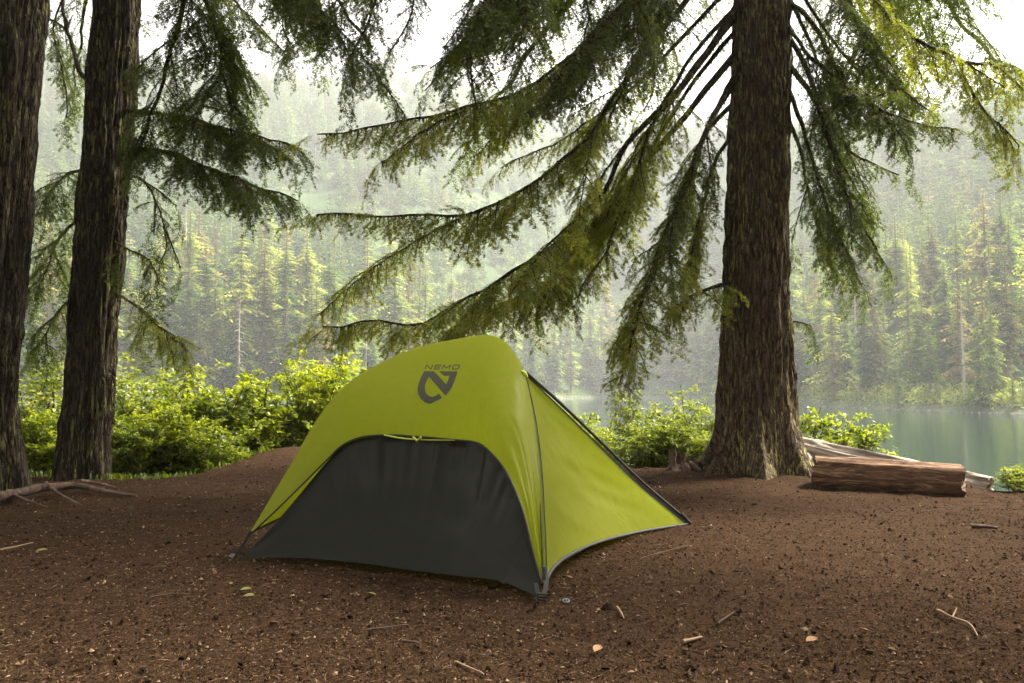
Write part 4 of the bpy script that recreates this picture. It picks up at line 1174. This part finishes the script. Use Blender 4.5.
# right end panel: H - B - C
Hh = Rp[11]
nF = 50
FE = catmull(Rp[11:], nF)                                   # front ridge, H down to B
RE = catmull(W([(525, 374, 3.95), (560, 407, 4.25), (600, 446, 4.55), (640, 484, 4.85), (687, 522, 5.12)]), nF)
HEM = catmull(W([(546, 580, 3.265), (554, 567, 3.42), (570, 554.5, 3.72), (600, 541.5, 4.2), (640, 531.5, 4.7), (687, 524, 5.12)]), 70)
u = np.linspace(0, 1, 70)[:, None, None]; vv_ = np.linspace(0, 1, nF)[None, :, None]
left_, right_ = FE[None], RE[None]
Sf = (1 - u) * left_ + u * right_ + vv_ * HEM[:, None] - vv_ * ((1 - u) * FE[-1] + u * RE[-1])
nrm = np.cross(RE[-1] - Hh, FE[-1] - Hh); nrm /= np.linalg.norm(nrm)
if nrm[0] < 0: nrm = -nrm
U2, V2 = np.meshgrid(np.linspace(0, 1, 70), np.linspace(0, 1, nF), indexing='ij')
conc = -0.05 * (4 * U2 * (1 - U2)) * V2 * (1 - 0.5 * V2)
wr = 0.007 * vnoise(U2 * 3 + V2 * 4, V2 * 12 - U2 * 9, seed=211) * np.sin(PI * U2) * smooth(0.1, 0.5, V2) * smooth(1.0, .85, V2)
Sf = Sf + nrm * (conc + wr)[..., None]
mb = MB(); mb.add(Sf.reshape(-1, 3), grid_faces(70, nF)[:, ::-1], 0, .5, True)
mb.build('end_panel', [M['fly']], tent)

# back of the fly (seen from inside through the open left gap)
D_ = A_ + (C_ - B_) - tent_loc
Hd = D_ + np.array([0.10, -0.15, 0.05])
topc = np.vstack([catmull(Rp[:12], 60), RE[1:]])
hemA = W([(251, 532, 4.05)])[0]
side = catmull([hemA, hemA * 0.72 + Hd * 0.28 + [0, 0, .13], hemA * .5 + Hd * .5 + [0, 0, .16], hemA * .2 + Hd * .8 + [0, 0, .07], Hd], 44)
back = catmull([Hd, Hd * .5 + HEM[-1] * .5 + [0, 0, .10], HEM[-1]], len(topc) - 43)
botc = np.vstack([side, back[1:]])
vb = np.linspace(0, 1, 40)[None, :, None]
Sb = topc[:, None] * (1 - vb) + botc[:, None] * vb
Nb = np.array([-0.25, 0.8, 0.35]); Nb /= np.linalg.norm(Nb)
ub = np.linspace(0, 1, len(topc))
Sb = Sb + Nb * (0.10 * np.sin(PI * ub)[:, None] * (4 * vb[0, :, 0] * (1 - vb[0, :, 0]))[None])[..., None]
mb = MB(); mb.add(Sb.reshape(-1, 3), grid_faces(len(topc), 40)[:, ::-1], 0, .5, True)
mb.build('back_panel', [M['fly']], tent)

# door panel
DT = catmull(W([(243, 556.5, 4.045), (272, 527, 4.05), (300, 494, 4.08), (328, 460.5, 4.10), (343, 446, 4.10), (362, 438, 4.07), (390, 436, 4.02), (417, 437.5, 3.97), (452, 440.5, 3.87), (478, 444, 3.74), (492, 455, 3.62),
                (505, 471, 3.54), (515, 491, 3.47), (524, 516, 3.40), (532, 549, 3.34), (540, 585, 3.27)]), 160)
DB = catmull(W([(243, 557, 4.04), (270, 557.5, 4.0), (310, 558.5, 3.93), (360, 563, 3.84), (410, 570, 3.72), (455, 575.5, 3.58), (500, 581, 3.44), (525, 591, 3.32), (541, 597.5, 3.25)]), 160)
vd = np.linspace(0, 1, 60)
Sd = DT[:, None] * (1 - vd)[None, :, None] + DB[:, None] * vd[None, :, None]
Nd = np.array([-0.35, -0.9, 0.25]); Nd /= np.linalg.norm(Nd)
ud = np.linspace(0, 1, 160)
UD, VD = np.meshgrid(ud, vd, indexing='ij')
belly = -0.035 * np.sin(PI * UD) * np.sin(PI * VD)
fan = 0.012 * (vnoise(UD * 58 + VD * (UD - .5) * 9, VD * 1.3, seed=221) + 0.6 * vnoise(UD * 26, VD, seed=225)) * smooth(0, .05, VD) * (1 - smooth(.15, .75, VD)) * smooth(.25, .38, UD) * smooth(.85, .7, UD)
fan2 = 0.010 * vnoise((VD + 0.35 * UD) * 16, UD * 2.0, seed=222) * smooth(.72, .95, VD) * smooth(0.5, .1, UD)
bl = 0.010 * fbm(UD * 3, VD * 2.5, seed=223, oct=3) * np.sin(PI * UD) * np.sin(PI * VD)
Sd = Sd + Nd * (belly + fan + fan2 + bl)[..., None]
mb = MB(); mb.add(Sd.reshape(-1, 3), grid_faces(160, 60), 0, .5, True)
door = mb.build('door', [M['door']], tent)
# zip / piping of the door arch and hem of the fly
mb = MB(); tube(mb, catmull(Lp, 160) + np.array([0, -.004, 0]), 0.0045, 6); mb.build('zip_piping', [M['trim']], tent)
mb = MB(); q = catmull(W([(384, 435, 3.985), (400, 438, 3.965), (417, 439.5, 3.945), (436, 440, 3.90), (456, 440, 3.83)]), 20); tube(mb, q, 0.004, 6); mb.build('zip_pull_cord', [M['clip']], tent)
mb = MB(); q = W([(413, 437, 3.93), (417, 441, 3.92), (421, 437, 3.91)]); tube(mb, q, .006, 6); mb.build('zip_toggle', [M['clip']], tent)
# seams
mb = MB(); tube(mb, FE + np.array([-.012, -.004, 0]), 0.0035, 6); tube(mb, FE + np.array([.004, -.006, 0]), 0.003, 6); mb.build('ridge_seam', [M['trim']], tent)
mb = MB(); tube(mb, HEM + [0, -.002, 0], 0.007, 6); mb.build('hem_binding', [M['webbing']], tent)
mb = MB(); tube(mb, side, 0.005, 6); tube(mb, back, 0.005, 6); mb.build('hem_binding', [M['trim']], tent)
# exposed pole over the right ridge with webbing strip
off = nrm * 0.0
up_ = np.array([0.012, 0, 0.016])
REp = RE.copy(); REp[:, 2] += 0.015 * np.sin(np.linspace(0, PI, nF)) + 0.004; REp[:, 0] += 0.008
mb = MB(); tube(mb, REp, 0.0085, 8); mb.build('pole', [M['pole']], tent)
mb = MB(); st_w = np.linspace(.003, .02, nF)[:, None]
dn = np.array([-0.55, -0.6, -0.58])
strip = np.stack([RE + [0, -.004, .003], RE + [0, -.006, 0] + dn * st_w], 1)
mb.add(strip.reshape(-1, 3), grid_faces(nF, 2)); mb.build('webbing', [M['webbing']], tent)
mb = MB(); e = RE[-1]; tube(mb, [e + [-.05, -.05, .06], e + [.0, 0, .012], e + [.03, .03, -.015]], [.012, .012, .007], 8); mb.build('pole_tip', [M['pole']], tent)
# hub clip
hc = Rp[11] + [0, -.02, 0]
mb = MB(); tube(mb, [hc + [-.016, 0, .014], hc + [0, -.004, 0], hc + [.010, 0, -.016]], [.008, .011, .006], 8); mb.build('hub_clip', [M['clip']], tent)
# corner straps
def strap(pts, w, m, name):
    Q = catmull(np.array(pts), 14); sd = np.array([1.0, .3, 0]) / 1.05 * w / 2
    mb = MB(); V = np.stack([Q - sd + [0, -.001, 0], Q + sd + [0, -.001, 0], Q + sd + [0, .001, 0], Q - sd + [0, .001, 0]], 0)
    mb.add(V.reshape(-1, 3), grid_faces(4, 14, True)); return mb.build(name, [m], tent)
strap(W([(251, 531, 4.05), (246, 540, 4.055), (240, 549, 4.06), (235, 557, 4.07)]), .014, M['webbing'], 'corner_strap')
strap(W([(242, 556, 4.04), (238, 556, 4.05), (233, 557, 4.06)]), .012, M['webbing'], 'corner_strap')
strap(W([(546, 576, 3.262), (546, 586, 3.24), (543, 598, 3.215)]), .020, M['webbing'], 'corner_strap')
strap(W([(536, 583, 3.26), (538, 592, 3.24), (542, 600, 3.21)]), .016, M['webbing'], 'corner_strap')
mb = MB(); b = W([(541, 594, 3.2)])[0]
for q in range(3):
    p0 = b + [0.0, 0, -q * .010]; tube(mb, [p0 + [-.012, 0, 0], p0 + [.016, -.004, 0]], .0045, 6)
tube(mb, [b + [-.012, 0, .006], b + [-.012, -.003, -.024]], .003, 6); tube(mb, [b + [.016, 0, .006], b + [.016, -.003, -.024]], .003, 6)
mb.build('buckle', [M['pole']], tent)
mb = MB(); b = W([(545, 572, 3.235)])[0]; tube(mb, [b + [-.002, 0, .02], b + [0, -.004, -.03]], [.009, .008], 8); mb.build('pole_tip', [M['webbing']], tent)
# tub floor inside
tc = [A_ + (C_ - A_) * .16 + (B_ - A_) * .08, B_ + (A_ - B_) * .10 + (C_ - B_) * .16, C_ + (A_ - C_) * .16, A_ + (C_ - B_) * .8]
tc = [q - tent_loc for q in tc]
mb = MB(); fl_ = np.array([q + [0, 0, .012] for q in tc]); tp = np.array([q * [.96, .96, 1] + [0, 0, .09] for q in tc])
mb.add(fl_, np.array([[0, 1, 2, 3]])); ar = np.stack([fl_, tp], 1)
mb.add(ar.reshape(-1, 3), grid_faces(4, 2, True)); mb.build('tub_floor', [M['floor']], tent)

# printed emblem and wordmark lying on the fly (thin film, 1.5 mm proud)
def L2(x, y):  # emblem drawing coordinates -> photo pixels
    return 410 + x * 60 / 745.0, 355 + y * 55 / 683.0
o_c = Vector(np.array([0, 0, CAM_Z]) - tent_loc)
def lay(pts):
    out = []
    for x, y in pts:
        d = Vector(ray(*L2(x, y))).normalized()
        hit, n_, i_, dist = bvh_front.ray_cast(o_c, d)
        if hit is None: hit = Vector(W([(*L2(x, y), 4.0)])[0]); n_ = -d
        if n_.dot(d) > 0: n_ = -n_
        out.append(np.array(hit + n_ * 0.0015))
    return np.array(out)
def band(mb, outer, inner, n=26, m=4):
    a = catmull(np.array(outer, float) if len(outer[0]) == 3 else np.c_[np.array(outer, float), np.zeros(len(outer))], n)[:, :2]
    b = catmull(np.c_[np.array(inner, float), np.zeros(len(inner))], n)[:, :2]
    w = np.linspace(0, 1, m)
    G = a[:, None] * (1 - w)[None, :, None] + b[:, None] * w[None, :, None]
    mb.add(lay(G.reshape(-1, 2)), grid_faces(n, m), 0, .5, True)
def quad(mb, a, b, c, d, n=10, m=5):
    a, b, c, d = map(np.array, (a, b, c, d)); s = np.linspace(0, 1, n)[:, None, None]; w = np.linspace(0, 1, m)[None, :, None]
    G = (a * (1 - s) + b * s) * (1 - w) + (d * (1 - s) + c * s) * w
    mb.add(lay(G.reshape(-1, 2)), grid_faces(n, m), 0, .5, True)
mb = MB()
band(mb, [(175, 203), (130, 300), (98, 400), (100, 480), (150, 560), (235, 608), (320, 578), (398, 535)],
         [(238, 262), (215, 310), (190, 370), (188, 430), (205, 480), (262, 520), (310, 512), (362, 482)])
quad(mb, (175, 203), (440, 505), (455, 372), (298, 203), 16, 6)
quad(mb, (440, 505), (500, 430), (500, 340), (455, 372), 6, 4)
band(mb, [(440, 508), (500, 440), (545, 350), (572, 270), (590, 206)], [(450, 372), (462, 345), (475, 310), (485, 285), (492, 262)], 20, 4)
quad(mb, (362, 203), (590, 206), (578, 262), (425, 262), 12, 4)
mb.build('emblem', [M['ink']], tent)
mb = MB()
def seg(x0, y0, x1, y1, w=12):
    d = np.array([x1 - x0, y1 - y0], float); d /= np.linalg.norm(d); n_ = np.array([-d[1], d[0]]) * w / 2
    p, q = np.array([x0, y0]), np.array([x1, y1]); quad(mb, p - n_, q - n_, q + n_, p + n_, 6, 2)
sk = 22
def gl(x, strokes):
    for (a, b, c, d) in strokes:
        seg(x + a * 72 + (1 - b) * sk, 125 + b * 54, x + c * 72 + (1 - d) * sk, 125 + d * 54)
gl(190, [(0, 1, 0, 0), (0, 0, 1, 1), (1, 1, 1, 0)])
gl(302, [(0, 1, 0, 0), (0, .05, 1, .05), (0, .5, .9, .5), (0, .95, 1, .95)])
gl(400, [(0, 1, 0, 0), (0, 0, .6, .75), (.6, .75, 1.2, 0), (1.2, 0, 1.2, 1)])
gl(525, [(0, .05, 1, .05), (1, .05, 1, .95), (1, .95, 0, .95), (0, .95, 0, .05)])
mb.build('wordmark', [M['ink']], tent)

# tent pegs
def peg(px, py, label):
    g = ground(px, py); mb = MB()
    e = empty('tent_peg', (g[0], g[1], gz(g[0], g[1])), label=label, cat='tent peg')
    tube(mb, [(0.01, 0, -.05), (0, 0, .012), (-.006, -.002, .020)], [.003, .004, .004], 8); mb.build('shaft', [M['peg']], e)
    mb = MB(); a = np.linspace(0, 2 * PI, 20); tube(mb, np.stack([.012 * np.cos(a), .010 * np.sin(a), .012 + .004 * np.sin(a)], -1), .0028, 6, cap=False); mb.build('ring', [M['peg']], e)
peg(566, 605, 'small grey metal peg with ring on the ground before the front corner of the tent')
peg(232, 558, 'small metal peg holding down the left corner strap of the tent')

# ------------------------------------------------------------------ litter
N_ = 150000
Yl = (1.5 ** -0.9 + rng.random(N_) * (9.5 ** -0.9 - 1.5 ** -0.9)) ** (-1 / 0.9)
Xl = rng.uniform(-1, 1, N_) * (Yl * 0.72 + 0.6)
ye = np.interp(Xl, EDGE[:, 0], EDGE[:, 1])
keep = (Yl < ye + 0.5)
# nothing loose inside the tent footprint
Xl, Yl = Xl[keep], Yl[keep]; n = len(Xl)
Zl = ground_z(Xl, Yl) + np.where(True, 0.006 * fbm(Xl * 9, Yl * 9, seed=5, oct=3) + 0.0045 * vnoise(Xl * 24, Yl * 24, seed=8), 0)
kind = rng.random(n)
ln = np.exp(rng.normal(-5.0, 0.48, n)) * (0.75 + Yl / 9.0); wd = ln * rng.uniform(0.25, 0.7, n)
twig = kind > 0.86
ln = np.where(twig, rng.uniform(.012, .05, n), ln); wd = np.where(twig, .0018, wd)
az = rng.random(n) * 6.28; tilt = rng.normal(0, .28, n)
d = np.stack([np.cos(az) * np.cos(tilt), np.sin(az) * np.cos(tilt), np.sin(tilt)], -1)
s_ = np.stack([-np.sin(az), np.cos(az), rng.normal(0, .3, n)], -1)
c = np.stack([Xl, Yl, Zl + ln * 0.12 + .0008], -1)
hgt = np.where(twig, .0015, ln * rng.uniform(.15, .5, n))
j = lambda: rng.uniform(.6, 1.3, (n, 1))
v0 = c - d * (ln / 2)[:, None] * j(); v1 = c + s_ * (wd / 2)[:, None] * j(); v2 = c + d * (ln / 2)[:, None] * j(); v3 = c - s_ * (wd / 2)[:, None] * j()
v4 = c + np.array([0, 0, 1.0]) * hgt[:, None] + d * (ln * rng.normal(0, .12, n))[:, None]
V = np.stack([v0, v1, v2, v3, v4], 1).reshape(-1, 3)
b5 = (np.arange(n) * 5)[:, None]
Fl = np.concatenate([b5 + np.array([[0, 1, 4]]), b5 + np.array([[1, 2, 4]]), b5 + np.array([[2, 3, 4]]), b5 + np.array([[3, 0, 4]])])
tn = np.clip(rng.beta(1.3, 1.6, n), 0, 1); tn = np.where(rng.random(n) < .035, rng.uniform(.8, 1, n), tn)
mb = MB(); mb.add(V, Fl, 0, np.tile(tn, 4))
tag(mb.build('forest_litter', [M['litter']], tone=True), 'bark chips, needles and tiny twigs strewn over the reddish brown dirt', 'litter', kind='stuff')
# clods and cones: dark lumps
mb = MB()
ico_v = []; 
import bmesh
bm = bmesh.new(); bmesh.ops.create_icosphere(bm, subdivisions=1, radius=1); iv = np.array([v_.co[:] for v_ in bm.verts]); iff = np.array([[v_.index for v_ in f.verts] for f in bm.faces]); bm.free()
for i in range(2600):
    y = (1.5 ** -0.6 + rng.random() * (9.0 ** -0.6 - 1.5 ** -0.6)) ** (-1 / 0.6); x = rng.uniform(-1, 1) * (y * .7 + .5)
    if y > np.interp(x, EDGE[:, 0], EDGE[:, 1]): continue
    s = math.exp(rng.normal(-5.4, .45)); sc3 = s * rng.uniform(.6, 1.4, 3) * [1, 1, .7]
    V = iv * (1 + .25 * rng.normal(size=(len(iv), 1))) * sc3
    mb.add(V + [x, y, gz(x, y) + .3 * s + .002], iff, 0, rng.choice([.08, .18, .3, .45, .65], p=[.3, .25, .2, .15, .1]), False)
tag(mb.build('dirt_clods', [M['litter']], tone=True), 'dark crumbs of bark and dirt scattered over the forest floor', 'debris', kind='stuff')

# countable sticks and leaves
M['stick_pale'] = simple('stick_pale', (0.22, 0.14, 0.08), .9)
M['stick_dark'] = simple('stick_dark', (0.06, 0.035, 0.022), .9)
def stick(pts, r, m, label, fork=None):
    P = [ground(*q) for q in pts]; o = P[0].copy(); o[2] = gz(o[0], o[1])
    Q = np.array([[p[0], p[1], gz(p[0], p[1]) + r + .004] for p in P]); Q = catmull(Q, 12) if len(Q) > 2 else np.linspace(Q[0], Q[1], 6)
    Q[1:-1, 2] += .003
    e = empty('stick', o, label=label, cat='stick')
    mb = MB(); tube(mb, Q - o, np.linspace(r, r * .5, len(Q)), 6, rough=.3); mb.build('shaft', [m], e)
    if fork:
        P = [ground(*q) for q in fork]; Qf = np.array([[p[0], p[1], gz(p[0], p[1]) + r + .003] for p in P])
        mb = MB(); tube(mb, np.linspace(Qf[0], Qf[1], 5) - o, np.linspace(r * .7, r * .3, 5), 5); mb.build('twig', [m], e)
stick([(0, 553), (16, 550), (33, 546)], .006, M['stick_pale'], 'pale thin stick on the dirt at the left edge of the photo')
stick([(937, 614), (952, 621), (968, 627), (978, 640)], .005, M['stick_pale'], 'pale crooked forked twig on the dirt at the lower right', [(952, 621), (957, 613)])
stick([(972, 530), (985, 530.5), (998, 532)], .016, M['stick_dark'], 'short thick dark stick on the dirt near the right edge')
stick([(368, 631), (386, 629), (408, 626)], .004, M['stick_dark'], 'thin dark twig on the dirt below the middle of the tent door')
stick([(402, 646), (420, 648)], .006, M['stick_dark'], 'short dark stick near the bottom of the photo, left of centre')
stick([(718, 628), (728, 622), (735, 617)], .004, M['stick_dark'], 'short brown twig on the dirt right of the tent front corner')
stick([(617, 612), (621, 618), (624, 623)], .005, M['stick_pale'], 'tiny pale twig on the dirt right of the grey peg')
stick([(684, 644), (694, 642), (702, 640)], .007, M['stick_pale'], 'tan bark sliver on the dirt at the bottom right of centre')
stick([(846, 487), (880, 488)], .008, M['stick_dark'], 'dark stick on the dirt just in front of the brown log')
stick([(150, 600), (170, 597), (190, 597)], .004, M['stick_dark'], 'thin dark twig on the dirt at the lower left')
stick([(455, 668), (466, 673), (484, 680)], .004, M['stick_pale'], 'thin tan twig at the very bottom of the photo, centre')
stick([(640, 560), (690, 546)], .003, M['stick_dark'], 'hair thin dark twig on the dirt under the right tent panel')
M['leaf_fallen'] = simple('fallen_leaf', (0.18, 0.18, 0.05), .8)
M['leaf_tan'] = simple('fallen_leaf_tan', (0.24, 0.14, 0.07), .9)
def fallen(px, py, l, az, m, label):
    g = ground(px, py); n = 7; t_ = np.linspace(0, 1, n)
    w = np.sin(PI * t_) ** .8 * l * .28
    V = np.stack([np.stack([t_ * l, -w, .006 + .3 * w], -1), np.stack([t_ * l, w * 0, np.full(n, .004)], -1), np.stack([t_ * l, w, .008 + .3 * w], -1)], 0)
    mb = MB(); mb.add(V.reshape(-1, 3), grid_faces(3, n))
    o = mb.build('fallen_leaf', [m]); o.location = (g[0], g[1], gz(g[0], g[1]) + .008); o.rotation_euler = (0.1, -.1, az)
    tag(o, label, 'leaf')
fallen(240, 594, .045, .1, M['leaf_fallen'], 'pale green fallen leaf left of the tent door, the upper of a pair')
fallen(243, 599, .05, -.2, M['leaf_fallen'], 'pale green fallen leaf left of the tent door, the lower of a pair')
fallen(376, 596, .045, 2.8, M['leaf_fallen'], 'single yellow green fallen leaf in front of the tent door')
fallen(36, 555, .05, .3, M['leaf_fallen'], 'faded green fallen leaf beside the pale stick at the left')
fallen(594, 656, .05, 1.0, M['leaf_tan'], 'tan curled fallen leaf at the bottom right of the tent')
fallen(806, 645, .05, .4, M['leaf_tan'], 'tan curled fallen leaf among chips at the lower right')
fallen(680, 598, .035, 2.0, M['leaf_tan'], 'small tan fallen leaf on the dirt right of the tent')
fallen(870, 634, .04, 2.4, M['leaf_tan'], 'tan bark flake on the dirt at the lower right, left of the crooked twig')

# ------------------------------------------------------------------ haze
hz = bpy.data.meshes.new('haze')
x0, x1, y0, y1, z0, z1 = -1100, 1100, -60, 860, -18, 300
hv = [(x, y, z) for x in (x0, x1) for y in (y0, y1) for z in (z0, z1)]
hz.from_pydata(hv, [], [(0, 1, 3, 2), (4, 6, 7, 5), (0, 4, 5, 1), (2, 3, 7, 6), (0, 2, 6, 4), (1, 5, 7, 3)])
ho = bpy.data.objects.new('haze', hz); C.objects.link(ho)
t = NT('haze_air')
pv = t.n('VolumePrincipled', i={'Color': (0.93, 0.955, 0.985, 1), 'Density': 0.00052, 'Anisotropy': 0.3})
t.l(pv.outputs[0], t.out.inputs['Volume'])
hz.materials.append(t.m)
tag(ho, 'pale haze hanging over the lake and the far slopes', 'haze', kind='stuff')
